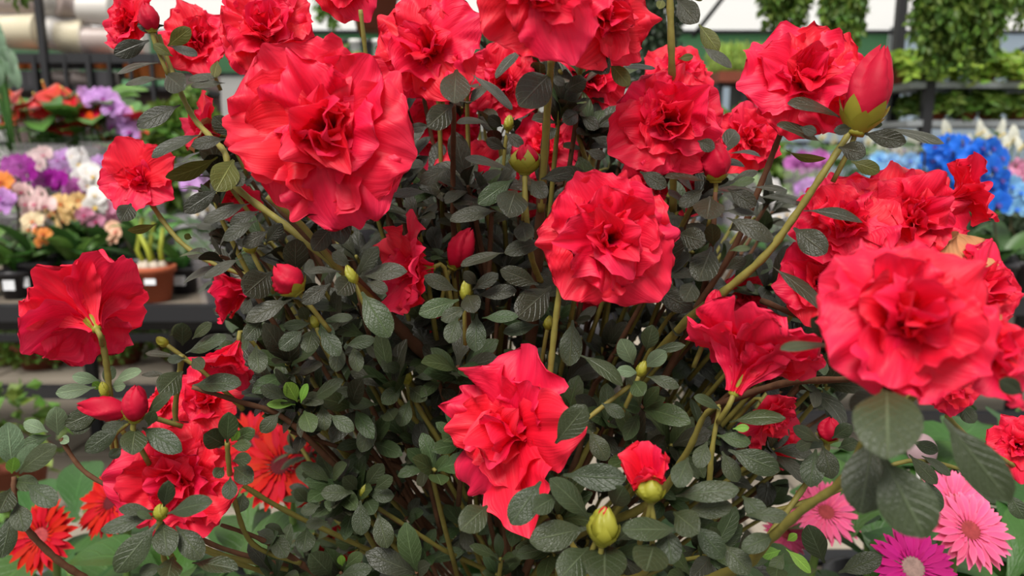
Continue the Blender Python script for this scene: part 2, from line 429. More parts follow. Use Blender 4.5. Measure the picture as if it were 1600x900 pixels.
n_pet = [0]
def calyx_mesh(R, z0, rng):
    mb = MB()
    for k in range(5):
        V, F, U = petal(rng, R * .34, R * .17, .5, .15, 0, .6, cup=.5, ruf=.02, nu=5, nv=6)
        mb.add(rotz(V + [R * .02, 0, 0], k * 1.2566) + [0, 0, z0 - R * .03], F, U)
    mb.lathe([(0, z0 - R * .06), (R * .07, z0 - R * .03), (R * .06, z0 + R * .1), (0, z0 + R * .12)], 8)
    return mb
def flower(px, py, d, Rpx, face, kind='double', openn=1.0, sep=True, dried=0, seed=None, roll=None, ped=None):
    rng = np.random.default_rng(seed if seed is not None else int(px * 7 + py * 13) % 99991)
    R = Rpx * d / FPX
    c = P(px, py, d)
    M3 = frame_z(cdir(face), rng, roll)
    # petals generated at unit length, then scaled so that the open whorl reaches R
    whorls = []
    if kind == 'double':
        whorls = [(6, 1.0, .88, 96, 14, .0, .062), (5, .80, .66, 66, 24, .1, .09)]
        ncen = 13
    elif kind == 'single':
        whorls = [(5, 1.0, .90, 92, 14, -.05, .060), (4, .76, .55, 58, 20, .2, .085)]
        ncen = 7
    elif kind == 'five':
        whorls = [(5, 1.0, .84, 92, 18, -.1, .07), (2, .7, .5, 60, 14, .2, .08)]
        ncen = 5
    elif kind == 'lobed':
        whorls = [(5, 1.0, .66, 90, 16, -.1, .085), (3, .74, .5, 58, 16, .2, .09)]
        ncen = 6
    elif kind == 'plain':
        whorls = [(5, 1.0, .80, 84, 8, .02, .032), (3, .6, .4, 50, 14, .2, .07)]
        ncen = 4
    else:
        whorls = [(5, 1.0, .8, 40, 8, .3, .05)]
        ncen = 3
    fo = None
    cen = MB()
    zt = None; sc = None
    pet = []
    for wi, (n, ll, ww, a1, da, cup, ruf) in enumerate(whorls):
        ph = rng.uniform(0, 6.28)
        for k in range(n):
            aa = math.radians((a1 + rng.uniform(-da, da)) * openn)
            V, F, U = petal(rng, ll * rng.uniform(.84, 1.12), ww * rng.uniform(.9, 1.2), math.radians(10), aa, .12, .50, cup=cup + rng.uniform(-.08, .12), ruf=ruf * rng.uniform(.8, 1.4), curl=rng.uniform(-.5, .9), waves=rng.uniform(4.5, 7.5), nu=31 if sep == 2 else 21, nv=24 if sep == 2 else 18, fan=rng.uniform(.004, .014), frill=.022)
            V = V + [.02, 0, 0]
            if zt is None: zt = .36
            V = rotz(V, ph + k * 2 * PI / n + rng.uniform(-.24, .24))
            V[:, 2] -= zt
            pet.append((wi, V, F, U))
    reach = np.mean([np.abs(V[:, :2]).max() for wi, V, F, U in pet if wi == 0]) if openn > .7 else .72
    sc = R / reach
    ph = rng.uniform(0, 6.28)
    for k in range(ncen):
        V, F, U = petal(rng, rng.uniform(.50, .80), rng.uniform(.28, .48), .08, math.radians((rng.uniform(15, 78) if k > 3 else rng.uniform(4, 26)) * openn), .3, .8, cup=rng.uniform(-.5, .8), ruf=.13, curl=rng.uniform(-.8, 1.0), nu=13, nv=13, waves=5, fan=.03)
        V = rotz(V + [rng.uniform(.01, .06), 0, 0], ph + k * 2.4); V[:, 2] -= zt
        cen.add(V * sc, F, U)
    if kind in ('single', 'five', 'plain'):
        for k in range(6):
            a = rng.uniform(0, 6.28); e = rng.uniform(.05, .16)
            p1 = np.array([e * math.cos(a), e * math.sin(a), rng.uniform(.1, .3)])
            cen.tube(np.array([[0, 0, -zt], p1 * [.5, .5, .2], p1]) * sc, [.008 * sc, .007 * sc, .009 * sc], 5)
    fo = link('flower', None if False else cen.data('flower_centre', M_CEN), az, c - AZ0, M3)
    if not sep:
        mb = MB()
        for wi, V, F, U in pet: mb.add(V * sc, F, U)
        mb.build('petals', M_CEN, fo)
    else:
        rest = MB(); nr = 0
        for i, (wi, V, F, U) in enumerate(pet):
            if wi == 0 or sep == 2:
                link('petal', mesh_data('petal', V * sc, F, M_PETD if i < dried else M_PET, U), fo); n_pet[0] += 1
            else: rest.add(V * sc, F, U); nr += 1
        if nr: rest.build('inner_petals', M_CEN, fo)
    cm = calyx_mesh(R, -zt * sc, rng).build('calyx', M_CALYX, fo)
    # pedicel: a short stalk behind the flower
    ax = M3[:, 2]
    st = c - ax * zt * sc
    tgt = st + unit(unit(BASE + [0, 0, .12] - st) + np.array([0, 0, -.35]) - ax * .4) * .035
    if ped: tgt = P(*ped)
    mb = MB().tube(smooth_path([st, st - ax * .008, tgt], 3), .0016, 6)
    mb.build('pedicel', M_STEM, az, AZ0)
    return fo
# (x, y, depth, radius px, facing, kind, openness, petals apart)
FL = [
 (505, 205, .42, 148, (0, -.08, 1), 'double', 1, 2), (412, 42, .50, 80, (.1, .25, 1), 'double', 1, 2), (203, 32, .53, 56, (-.5, .3, .8), 'double', .9, 1),
 (305, 62, .57, 58, (.1, .1, 1), 'double', .95, 1), (318, 198, .55, 52, (-.7, .35, .5), 'five', .8, 1), (215, 278, .55, 60, (.05, .1, 1), 'plain', 1, 2),
 (134, 484, .44, 100, (-.5, .45, -.42), 'five', .88, 2), (668, 72, .44, 92, (-.15, .05, 1), 'double', 1, 2), (850, -22, .37, 116, (0, -.30, 1), 'single', 1, 2),
 (950, 25, .42, 88, (.45, -.25, .9), 'single', 1, 1), (1045, 190, .46, 92, (0, -.05, 1), 'double', 1, 2), (1064, 115, .60, 60, (.1, .35, .9), 'double', 1, 1),
 (1172, 215, .58, 56, (.2, 0, 1), 'double', 1, 1), (1262, 118, .45, 100, (-.05, .32, 1), 'double', 1, 2), (955, 372, .42, 110, (.05, -.03, 1), 'double', 1, 2),
 (640, 420, .48, 80, (-.80, -.05, .45), 'five', .85, 2), (735, 272, .57, 60, (-.3, -.1, .9), 'five', 1, 1), (690, 195, .60, 64, (0, 0, 1), 'double', 1, 1),
 (850, 228, .57, 54, (0, .1, 1), 'single', 1, 1), (785, 130, .56, 62, (-.1, -.2, 1), 'double', 1, 1), (925, 125, .54, 62, (.2, -.2, 1), 'single', 1, 1),
 (1012, 285, .60, 46, (0, -.3, 1), 'single', 1, 0), (795, 674, .445, 138, (-.64, -.02, .76), 'lobed', 1, 2), (1168, 560, .42, 118, (.40, .85, -.18), 'double', .68, 2),
 (1325, 345, .44, 82, (-.2, .3, .9), 'double', 1, 1), (1438, 336, .44, 90, (.1, .2, 1), 'double', 1, 2), (1512, 300, .44, 58, (.8, .35, .3), 'five', .85, 1),
 (1425, 492, .29, 132, (-.05, .3, .95), 'double', 1, 2), (1558, 545, .30, 92, (.4, .35, .8), 'single', 1, 1), (1535, 455, .38, 84, (.4, .2, .8), 'double', 1, 1),
 (1280, 440, .46, 66, (-.2, .1, 1), 'single', 1, 1), (362, 558, .49, 46, (-.15, -.75, .6), 'half', 1.1, 1), (270, 752, .44, 96, (0, .02, 1), 'double', 1, 2),
 (322, 622, .55, 60, (0, .25, .8), 'single', 1, 1), (372, 452, .57, 46, (-.85, -.3, .4), 'half', 1.3, 1), (372, 312, .60, 44, (-.2, -.6, .7), 'single', 1, 0),
 (1592, 697, .49, 52, (-.3, .1, .9), 'single', 1, 1), (1208, 652, .50, 50, (.35, -.5, .7), 'single', 1, 0), (1165, 462, .55, 40, (0, .1, 1), 'single', 1, 0),
 (1490, 605, .40, 46, (0, -.3, 1), 'single', 1, 0), (540, -32, .50, 62, (0, -.1, 1), 'double', 1, 0), (925, 455, .60, 32, (0, -.2, 1), 'single', 1, 0),
 (1012, 745, .39, 40, (-.25, .75, .5), 'half', .75, 1), (690, 520, .63, 30, (0, -.4, 1), 'single', 1, 0), (1012, 440, .58, 34, (-.2, .2, 1), 'half', 1.0, 0),
 (255, 630, .56, 34, (-.3, .2, 1), 'single', 1, 0), (1215, 690, .55, 45, (.2, 0, 1), 'single', 1, 0), (650, 235, .62, 52, (0, -.2, 1), 'single', 1, 0),
 (1390, 425, .44, 50, (0, .2, 1), 'single', 1, 0), (1010, 655, .62, 40, (-.1, 0, 1), 'single', 1, 0), (820, 300, .62, 40, (0, 0, 1), 'single', 1, 0), (1090, 290, .60, 46, (0, -.2, 1), 'single', 1, 0), (600, 525, .64, 26, (0, 0, 1), 'single', 1, 0)]
for f in FL:
    flower(*f[:8], dried={318: 1, 1558: 1, 1535: 1}.get(f[0], 0), ped={134: (160, 540, .452), 1168: (1122, 660, .425), 955: (874, 450, .435), 215: (236, 318, .56), 1262: (1236, 175, .462), 505: (520, 300, .475)}.get(f[0]))

# ---- flower buds and leaf buds
def bud(px, py, d, Lpx, Wpx, ang, bm='red', cal=.25, toward=.2):
    """base at the stalk; ang = picture angle of the tip (degrees, 0 right, 90 up)"""
    rng = np.random.default_rng(int(px * 3 + py * 5))
    L = Lpx * d / FPX; W = Wpx * d / FPX
    a = math.radians(ang)
    ax = cdir((math.cos(a), math.sin(a), toward))
    M3 = frame_z(ax, rng)
    nv, nu = 16, 30
    v = np.linspace(0, 1, nv); th = np.arange(nu) * 2 * PI / nu
    prof = np.sin(PI * np.clip(v * .93 + .05, 0, 1)) ** .75
    VV, TT = np.meshgrid(v, th, indexing='ij')
    saw = ((TT / (2 * PI) * 4 + VV * .9) % 1.0)
    r = W / 2 * prof[:, None] * (1 + .26 * (saw ** 1.5 - .5) * sstep(.0, .5, VV)) * (1 + .05 * np.sin(5 * TT + 7 * VV))
    V = np.stack([r * np.cos(TT), r * np.sin(TT), VV * L + .14 * L * (saw - .5) * VV], 2).reshape(-1, 3)
    F = np.array([[i * nu + j, i * nu + (j + 1) % nu, (i + 1) * nu + (j + 1) % nu, (i + 1) * nu + j] for i in range(nv - 1) for j in range(nu)])
    m = M_BUD if bm == 'red' else M_CALYX
    uv = np.stack([TT / 6.28, VV], 2).reshape(-1, 2)
    o = link('flower_bud' if bm == 'red' else 'leaf_bud', mesh_data('bud', V, F, m, uv), az, P(px, py, d) - AZ0, M3)
    if cal:
        mb = MB(); nt, nc = 40, 7
        for half, (ph_, gr, hh) in enumerate([(0., 1.10, 1.0), (.5, 1.16, .62)]):
            TT2 = np.arange(nt) * 2 * PI / nt
            tri = np.abs(((TT2 / (2 * PI) * 5 + ph_) % 1.0) * 2 - 1)
            VQ = np.linspace(0, 1, nc)[:, None] * (cal * hh * (.45 + .75 * tri ** .8))[None]
            rr = W / 2 * np.interp(VQ, v, prof) * (gr + .10 * tri[None] * np.linspace(0, 1, nc)[:, None] ** 3) + W * .015
            Q = np.stack([rr * np.cos(TT2), rr * np.sin(TT2), VQ * L - L * .02], 2).reshape(-1, 3)
            mb.add(Q, [[a * nt + b_, a * nt + (b_ + 1) % nt, (a + 1) * nt + (b_ + 1) % nt, (a + 1) * nt + b_] for a in range(nc - 1) for b_ in range(nt)])
        mb.lathe([(0, -L * .04), (W * .2, -L * .03), (W * .24, L * .03), (0, L * .05)], 12)
        mb.build('calyx', M_CALYX, o)
    st = P(px, py, d)
    tgt = st + unit(unit(BASE + [0, 0, .12] - st) * .5 - ax) * .03
    MB().tube(smooth_path([st + ax * L * .05, st - ax * .008, tgt], 3), .0015, 6).build('pedicel', M_STEM, az, AZ0)
for b in [(468, 458, .44, 54, 46, 128, 'red', .28), (706, 418, .50, 66, 38, 62, 'red', .12), (820, 272, .47, 44, 42, 88, 'red', .75), (1118, 284, .47, 58, 44, 92, 'red', .2),
          (1293, 690, .46, 38, 36, 88, 'red', .25), (202, 645, .43, 72, 38, 168, 'red', .12), (210, 658, .42, 56, 40, 82, 'red', .15), (940, 850, .37, 60, 44, 84, 'green', .6),
          (1336, 208, .43, 128, 66, 76, 'red', .36), (238, 50, .50, 42, 30, 100, 'red', .1), (1108, 505, .44, 52, 30, 80, 'red', .1), (1015, 782, .38, 40, 40, 88, 'green', .5),
          (555, 445, .44, 32, 18, 112, 'green', .4), (727, 470, .46, 34, 18, 86, 'green', .4), (495, 512, .46, 20, 13, 110, 'green', .4), (637, 600, .52, 28, 17, 95, 'green', .4),
          (567, 778, .52, 24, 16, 70, 'green', .4), (793, 205, .52, 24, 15, 80, 'green', .4), (998, 588, .45, 26, 16, 70, 'green', .4), (250, 812, .40, 26, 20, 80, 'green', .4),
          (855, 515, .50, 22, 15, 80, 'green', .4), (395, 395, .48, 24, 20, 110, 'green', .5), (262, 540, .48, 20, 14, 140, 'green', .4), (165, 622, .45, 26, 14, 95, 'green', .3)]:
    bud(*b)
for k, (x, y) in enumerate([(938, 806)]):
    bud(x + 2, y + 10, .368, 26, 16, 78, 'red', 0)

# ---- leaves measured in the photograph: (x_base, y_base, x_tip, y_tip, width, type)
D, G, Pa, Br, Ol = 0, 1, 2, 3, 4
M_LEAFL = mat('azalea_leaf_low_single', srgb(54, 64, 40), .34, .42, .08, var=.2, hue=.018, bump=.5, island=False, vein='leaf')
LMAT = [M_LEAFI, M_LEAFG, M_LEAFP, M_LEAFB, M_LEAFO]
LG = [
 (.51, [(256, 40, 215, 40, 20, D), (233, 63, 180, 85, 26, D), (262, 72, 297, 45, 24, Ol), (265, 72, 307, 88, 14, D), (247, 98, 184, 115, 9, D), (253, 124, 197, 133, 11, D), (258, 115, 287, 140, 34, D), (282, 164, 216, 197, 26, D), (270, 88, 240, 70, 16, Ol), (350, 117, 295, 125, 12, D), (352, 130, 300, 135, 12, D), (340, 95, 335, 120, 16, Ol)]),
 (.49, [(313, 211, 239, 245, 18, D), (353, 217, 300, 228, 19, D), (367, 215, 334, 183, 26, D), (340, 245, 260, 277, 24, Ol), (365, 250, 338, 298, 40, Ol), (360, 265, 378, 290, 24, D), (205, 318, 190, 345, 26, D), (246, 349, 200, 360, 13, Ol), (342, 295, 288, 331, 26, D), (390, 318, 320, 346, 19, D), (378, 403, 320, 434, 15, D), (300, 372, 288, 368, 10, Ol)]),
 (.46, [(522, 300, 535, 380, 36, D), (520, 352, 490, 390, 28, D), (462, 430, 462, 375, 36, D), (424, 425, 383, 460, 44, D), (455, 468, 386, 500, 26, D), (392, 466, 380, 490, 16, D), (410, 500, 383, 530, 26, D), (400, 540, 405, 582, 28, D), (400, 345, 350, 375, 20, D), (420, 360, 380, 385, 22, D), (415, 380, 440, 350, 20, D), (405, 330, 360, 350, 18, D)]),
 (.44, [(516, 443, 473, 473, 24, D), (552, 432, 528, 460, 32, D), (560, 430, 590, 386, 22, D), (562, 432, 635, 425, 25, D), (565, 456, 608, 525, 40, G), (533, 425, 478, 424, 11, D), (548, 418, 520, 395, 18, D), (575, 440, 605, 455, 20, D)]),
 (.46, [(487, 505, 443, 510, 17, G), (495, 503, 520, 528, 22, G), (490, 512, 480, 550, 28, D), (475, 515, 438, 545, 26, D), (510, 498, 550, 497, 14, D), (500, 512, 530, 555, 26, D), (480, 500, 470, 480, 18, D), (540, 540, 585, 530, 20, D), (530, 535, 525, 580, 24, D), (552, 540, 560, 580, 22, D)]),
 (.46, [(802, 280, 748, 318, 28, G), (806, 298, 793, 338, 46, D), (830, 282, 853, 308, 26, D), (845, 280, 893, 268, 22, D), (778, 330, 704, 345, 22, D), (855, 378, 790, 395, 24, D), (788, 395, 722, 415, 16, D), (815, 345, 822, 376, 30, D), (842, 445, 783, 422, 28, D), (862, 448, 810, 495, 46, D), (797, 265, 728, 247, 13, D)]),
 (.455, [(715, 455, 664, 432, 22, D), (717, 468, 656, 490, 28, G), (730, 460, 742, 488, 30, D), (738, 453, 778, 428, 20, D), (745, 462, 806, 455, 22, D), (745, 490, 743, 548, 30, D), (753, 497, 808, 495, 18, G), (842, 507, 788, 520, 20, D), (715, 495, 702, 535, 26, D), (895, 500, 890, 570, 34, D), (700, 262, 657, 285, 22, D), (672, 300, 610, 305, 14, D), (730, 480, 690, 500, 22, D), (745, 445, 725, 425, 18, D)]),
 (.43, [(713, 108, 710, 160, 44, D), (708, 163, 670, 198, 36, D), (672, 196, 640, 202, 15, D), (860, 115, 812, 165, 52, D), (822, 75, 776, 122, 14, D), (906, 62, 950, 113, 34, D), (953, 98, 982, 133, 24, Ol), (735, 115, 798, 170, 14, D), (885, 140, 915, 125, 26, D), (862, 120, 882, 132, 14, D)]),
 (.50, [(785, 198, 763, 182, 18, D), (790, 208, 817, 228, 18, D), (790, 233, 760, 218, 18, D), (762, 193, 714, 192, 11, D), (908, 182, 935, 200, 20, D), (905, 175, 880, 190, 24, D), (925, 215, 960, 225, 16, D), (915, 235, 945, 245, 16, D), (870, 200, 850, 215, 18, D)]),
 (.45, [(1058, 0, 1090, 35, 32, D), (1092, 38, 1122, 80, 24, Ol), (1095, 72, 1142, 105, 15, D), (1060, 92, 1083, 88, 11, Ol), (968, 105, 1022, 107, 8, D), (1080, 0, 1100, -15, 20, Ol), (1035, 0, 1030, 14, 14, Ol)]),
 (.43, [(1312, 184, 1232, 162, 17, D), (1285, 225, 1215, 196, 15, D), (1330, 200, 1303, 205, 16, D), (1310, 230, 1352, 240, 28, D), (1348, 208, 1414, 222, 26, D), (1380, 202, 1473, 224, 14, D), (1330, 252, 1374, 268, 22, Ol), (1228, 235, 1290, 247, 12, Ol), (1090, 220, 1116, 232, 20, D), (1250, 198, 1275, 208, 16, D), (1340, 190, 1378, 195, 14, G)]),
 (.46, [(1105, 285, 1040, 277, 10, D), (1100, 295, 1062, 322, 22, D), (1110, 307, 1105, 341, 44, D), (1137, 295, 1180, 321, 26, D), (1140, 285, 1183, 268, 14, D), (1140, 290, 1178, 280, 14, G), (1175, 293, 1228, 297, 9, D), (1185, 308, 1252, 320, 11, D), (1135, 340, 1207, 375, 26, D), (1058, 365, 1102, 378, 32, D), (1112, 385, 1092, 438, 42, D), (1022, 452, 1081, 483, 32, D), (1085, 440, 1070, 470, 30, D), (1140, 392, 1172, 388, 10, G), (1115, 385, 1112, 350, 24, G), (1135, 420, 1165, 405, 20, D), (1000, 268, 1040, 292, 24, D), (1130, 330, 1180, 335, 12, D), (1140, 360, 1165, 345, 18, D)]),
 (.43, [(1240, 356, 1290, 395, 38, D), (1255, 330, 1346, 347, 16, D), (1205, 415, 1295, 487, 20, D)]),
 (.33, [(1312, 528, 1268, 498, 32, D), (1310, 540, 1222, 546, 14, D), (1330, 525, 1368, 565, 30, D)]),
 (.285, [(1385, 603, 1388, 716, 88, D), (1378, 712, 1445, 838, 78, D), (1475, 655, 1575, 780, 58, D), (1600, 615, 1562, 595, 26, D)]),
 (.315, [(1365, 680, 1345, 800, 66, D), (1370, 610, 1330, 640, 30, D)]),
 (.45, [(1500, 600, 1488, 635, 36, D), (1500, 632, 1522, 660, 22, D), (1425, 690, 1465, 705, 20, D), (1420, 710, 1463, 755, 22, D), (1440, 712, 1484, 742, 14, D), (1445, 745, 1468, 798, 24, D), (1500, 740, 1555, 785, 16, D), (1575, 770, 1600, 810, 24, D), (1275, 702, 1265, 760, 34, D), (1285, 695, 1300, 747, 30, D), (1280, 690, 1240, 668, 20, D), (1300, 685, 1330, 665, 22, D), (1270, 690, 1245, 700, 18, D), (1310, 700, 1340, 690, 20, D)]),
 (.46, [(1288, 880, 1262, 822, 34, D), (1310, 895, 1376, 870, 30, D), (1228, 858, 1266, 894, 16, Br), (1220, 860, 1190, 868, 18, Br), (1215, 885, 1212, 905, 30, G), (1230, 845, 1245, 835, 12, Br), (1225, 865, 1205, 895, 20, G)]),
 (.385, [(880, 742, 975, 748, 40, D), (868, 693, 915, 635, 40, D), (922, 812, 860, 750, 34, D), (918, 825, 830, 845, 44, D), (845, 752, 800, 818, 42, D), (762, 790, 720, 828, 40, D), (870, 775, 832, 798, 30, D), (960, 790, 975, 760, 34, D), (945, 850, 945, 912, 62, D), (920, 855, 875, 905, 46, D), (965, 845, 1000, 815, 26, D)]),
 (.38, [(1055, 775, 1152, 765, 32, D), (1070, 800, 1143, 790, 30, D), (1052, 800, 1092, 832, 40, D), (1085, 820, 1130, 870, 34, D), (1060, 828, 975, 828, 34, D), (1022, 850, 1010, 892, 52, D), (1075, 715, 1058, 760, 32, D), (1040, 820, 1050, 880, 36, D), (1160, 775, 1195, 810, 30, D), (1165, 805, 1232, 808, 22, D), (1212, 835, 1160, 858, 28, D), (1130, 850, 1170, 895, 34, D)]),
 (.42, [(1138, 703, 1217, 735, 36, D), (1128, 705, 1152, 752, 26, D), (1120, 680, 1172, 692, 22, G), (1140, 660, 1226, 653, 22, G), (1105, 690, 1090, 730, 26, D), (1125, 640, 1085, 620, 16, D), (1145, 670, 1170, 668, 12, Br)]),
 (.45, [(990, 570, 970, 530, 28, Pa), (1010, 548, 1020, 508, 26, D), (1005, 575, 1040, 550, 24, Pa), (1015, 552, 1070, 540, 14, D), (905, 555, 972, 602, 22, D), (998, 583, 965, 578, 18, Pa), (990, 595, 1005, 618, 26, G), (1010, 588, 1060, 605, 18, D), (920, 672, 948, 718, 28, D), (925, 660, 900, 640, 20, D), (940, 630, 975, 650, 20, D)]),
 (.40, [(20, 735, 12, 662, 36, Pa), (25, 738, 58, 695, 28, Pa), (30, 740, 88, 698, 30, D), (20, 752, 60, 757, 24, G), (42, 757, 88, 788, 30, D), (18, 762, 0, 800, 30, D), (26, 785, 38, 830, 28, D), (20, 800, 3, 870, 28, D), (18, 740, 22, 715, 18, Br)]),
 (.46, [(75, 675, 38, 660, 20, Pa), (90, 680, 88, 636, 28, Pa), (95, 685, 108, 690, 14, Pa), (158, 640, 103, 665, 30, D), (80, 680, 35, 695, 18, G), (150, 655, 110, 672, 24, D), (158, 595, 114, 588, 18, Pa), (150, 605, 88, 615, 22, Pa), (178, 597, 220, 580, 16, Pa), (165, 600, 175, 572, 18, Pa), (160, 608, 145, 598, 12, Br), (175, 605, 196, 602, 16, Pa)]),
 (.42, [(190, 665, 135, 705, 28, D), (212, 668, 206, 710, 36, D), (222, 668, 283, 705, 32, D), (232, 665, 240, 642, 18, G), (228, 650, 268, 615, 18, D), (190, 700, 172, 715, 16, D), (200, 660, 160, 670, 16, D)]),
 (.46, [(285, 540, 285, 505, 26, D), (290, 552, 352, 528, 22, D), (285, 580, 250, 615, 36, D), (275, 558, 228, 552, 10, D), (300, 602, 375, 600, 28, D), (300, 530, 330, 505, 16, D), (265, 525, 290, 508, 18, D), (290, 560, 262, 562, 14, D), (300, 560, 318, 575, 20, D), (262, 587, 222, 586, 9, D)]),
 (.43, [(352, 695, 320, 678, 32, D), (355, 692, 358, 645, 28, G), (362, 690, 372, 672, 14, Br), (365, 688, 398, 672, 22, G), (362, 697, 392, 695, 18, G), (365, 730, 395, 752, 28, D), (363, 720, 392, 715, 20, D), (360, 745, 358, 780, 22, D), (350, 730, 335, 745, 18, D)]),
 (.40, [(256, 792, 264, 752, 24, D), (262, 803, 330, 785, 28, D), (240, 800, 187, 795, 18, D), (242, 806, 160, 828, 24, D), (254, 815, 262, 868, 36, D), (245, 818, 182, 893, 40, D), (275, 822, 315, 872, 34, D), (240, 812, 215, 800, 12, G), (270, 870, 262, 905, 34, D), (300, 880, 370, 890, 24, D), (255, 885, 218, 895, 20, D)]),
 (.48, [(465, 628, 448, 598, 22, Br), (470, 630, 480, 600, 12, Br), (462, 632, 418, 632, 14, Br), (475, 642, 488, 675, 28, G), (482, 628, 535, 595, 20, D), (437, 645, 408, 675, 22, D), (503, 632, 508, 672, 22, D), (515, 648, 552, 672, 22, D), (450, 622, 408, 605, 22, D)]),
 (.51, [(590, 632, 540, 628, 20, G), (628, 602, 598, 630, 24, G), (605, 640, 615, 655, 26, D), (640, 625, 625, 665, 24, G), (640, 605, 665, 625, 26, D), (648, 590, 682, 585, 14, D), (585, 650, 565, 705, 28, D), (620, 555, 600, 580, 24, D), (630, 580, 605, 570, 18, D), (560, 610, 520, 615, 18, D)]),
 (.51, [(552, 770, 502, 770, 24, D), (563, 782, 565, 835, 28, D), (572, 780, 585, 803, 26, D), (575, 772, 615, 775, 22, D), (590, 800, 605, 855, 30, D), (558, 765, 537, 745, 22, D), (572, 760, 598, 725, 24, D), (585, 765, 612, 745, 20, D)]),
 (.50, [(512, 815, 478, 820, 18, D), (480, 825, 475, 862, 28, D), (518, 898, 485, 865, 34, D), (402, 830, 428, 845, 22, D), (425, 835, 448, 870, 26, D), (445, 835, 415, 822, 18, D), (540, 885, 565, 865, 20, G), (535, 885, 532, 868, 12, Br), (530, 900, 580, 888, 22, D), (500, 790, 470, 800, 18, D), (480, 785, 462, 765, 18, D), (380, 770, 375, 800, 22, D)]),
]
LOG = []   # every leaf of the bush: (screen size, V world, F, uv, material)
def fit_leaf(x0, y0, x1, y1, w, d, rng, ty):
    b = P(x0, y0, d); k = d / FPX
    lp = math.hypot(x1 - x0, y1 - y0) * k; wp = w * k
    lr = max(lp * 1.04, wp * 1.95)
    dz = math.sqrt(max(lr * lr - lp * lp, 0)) * .9
    t = P(x1, y1, d - dz) - b
    t2 = P(x1, y1, d - min(dz, .03)); a = unit(t2 - b); L = np.linalg.norm(t2 - b)
    wr = max(wp, .40 * L)
    phi = math.acos(min(1, wp / wr))
    nc = CAMP - (b + t2) / 2; nc = unit(nc - a * (nc @ a))
    sd_ = np.cross(a, nc)
    if sd_ @ np.array([0, 0, 1.0]) < 0: sd_ = -sd_
    nrm = math.cos(phi) * nc + math.sin(phi) * sd_
    if ty == Ol: nrm = math.cos(phi) * nc - math.sin(phi) * sd_
    y_ = np.cross(nrm, a)
    V, F, U = leaf_grid(rng, L * 1.03, wr * 1.06, fold=rng.uniform(.05, .22), arch=rng.uniform(.1, .34))
    R3 = np.stack([a, y_, nrm], 1)
    # keep the chord on the measured axis
    ch = V.reshape(11, 7, 3)[-1, 3]; al = math.atan2(ch[2], ch[0])
    c, s = math.cos(al), math.sin(al)
    V = V @ np.array([[c, 0, -s], [0, 1, 0], [s, 0, c]])
    return b + V @ R3.T, F, U
for d, lst in LG:
    for (x0, y0, x1, y1, w, ty) in lst:
        dd = d + ra.uniform(-.008, .008)
        V, F, U = fit_leaf(x0, y0, x1, y1, w, dd, ra, ty)
        LOG.append((1e4 + w, V, F, U, M_LEAFL if ty == D and y0 > 470 else LMAT[ty], ty))

# ---- filler shoots inside the crown
poly = [(330, 330), (360, 200), (440, 250), (560, 320), (620, 200), (640, 90), (760, 60), (900, 80), (960, 110), (1000, 230), (1130, 240), (1220, 300), (1190, 420), (1260, 480), (1330, 560), (1290, 640), (1240, 700), (1200, 790), (1130, 905), (600, 905), (420, 900), (470, 800), (480, 740), (420, 660), (380, 560), (340, 440)]
def inside(x, y):
    c = False; j = len(poly) - 1
    for i in range(len(poly)):
        xi, yi = poly[i]; xj, yj = poly[j]
        if (yi > y) != (yj > y) and x < (xj - xi) * (y - yi) / (yj - yi) + xi: c = not c
        j = i
    return c
twigs = MB(); twn = 0
protoL = [leaf_grid(ra, 1.0, ra.uniform(.36, .46), fold=ra.uniform(.1, .3), arch=ra.uniform(.15, .5), nu=5, nv=8) for _ in range(10)]
def rosette(c, ax, n, size, rng, tilt=(.35, 1.25), green=.15):
    M3 = frame_z(ax, rng)
    for k in range(n):
        V, F, U = protoL[rng.integers(10)]
        s = size * rng.uniform(.65, 1.12); az_ = k * 2.4 + rng.uniform(-.3, .3); el = rng.uniform(*tilt)
        ce, se = math.cos(el), math.sin(el)       # el = angle from the axis
        R1 = np.array([[se, 0, -ce], [0, 1, 0], [ce, 0, se]])
        W = (V * s + [.0015, 0, 0]) @ R1.T
        W = rotz(W, az_) - [0, 0, .0025 * k]
        Wd = c + W @ M3.T
        x, y, d = PX(c)
        LOG.append((s * FPX / d + (0 if d > .5 else 40), Wd, F, U, M_LEAF if rng.random() > green else M_LEAFG, D))
cnt = 0
while cnt < 520:
    x, y = ra.uniform(320, 1340), ra.uniform(70, 905)
    if not inside(x, y): continue
    if y > 690 and 560 < x < 860 and ra.random() < .45: continue
    lo = .50 if y < 560 else .48
    d = ra.uniform(lo, .80)
    c = P(x, y, d)
    outw = unit((c - BASE) * [1, 1, .25] + [0, 0, 1e-3])
    ax = unit(np.array([0, 0, .75]) + outw * .55 + np.array([0, -.55, 0]) + ra.normal(0, .25, 3))
    rosette(c, ax, int(ra.integers(5, 10)), ra.uniform(.026, .040), ra, green=.15 + .5 * min(max((y - 420) / 250, 0), 1))
    e = c + unit(BASE + [0, 0, .08] - c + ra.normal(0, .03, 3)) * ra.uniform(.06, .14) - ax * .02
    V, F, U = tube(smooth_path([c, c - ax * .018, e], 3), np.linspace(.0013, .0022, 7), 5)
    twigs.add(V, F, U, 0 if ra.random() < .5 else 1); cnt += 1
twigs.build('fine_twigs', [M_STEM, M_BARK], az, AZ0, kind='stuff')
LOG.sort(key=lambda t: -t[0])
for sz, V, F, U, m, ty in LOG[:300 if len(LOG) > 300 else len(LOG)]:
    c = V[0]
    mm = {M_LEAF: M_LEAFI}.get(m, m)
    link('leaf', mesh_data('leaf', V - c, F, mm, U), az, c - AZ0)
fol = MB()
for sz, V, F, U, m, ty in LOG[300:]:
    fol.add(V, F, U, 1 if m is M_LEAFG else (2 if m in (M_LEAFP, M_LEAFB) else 0))
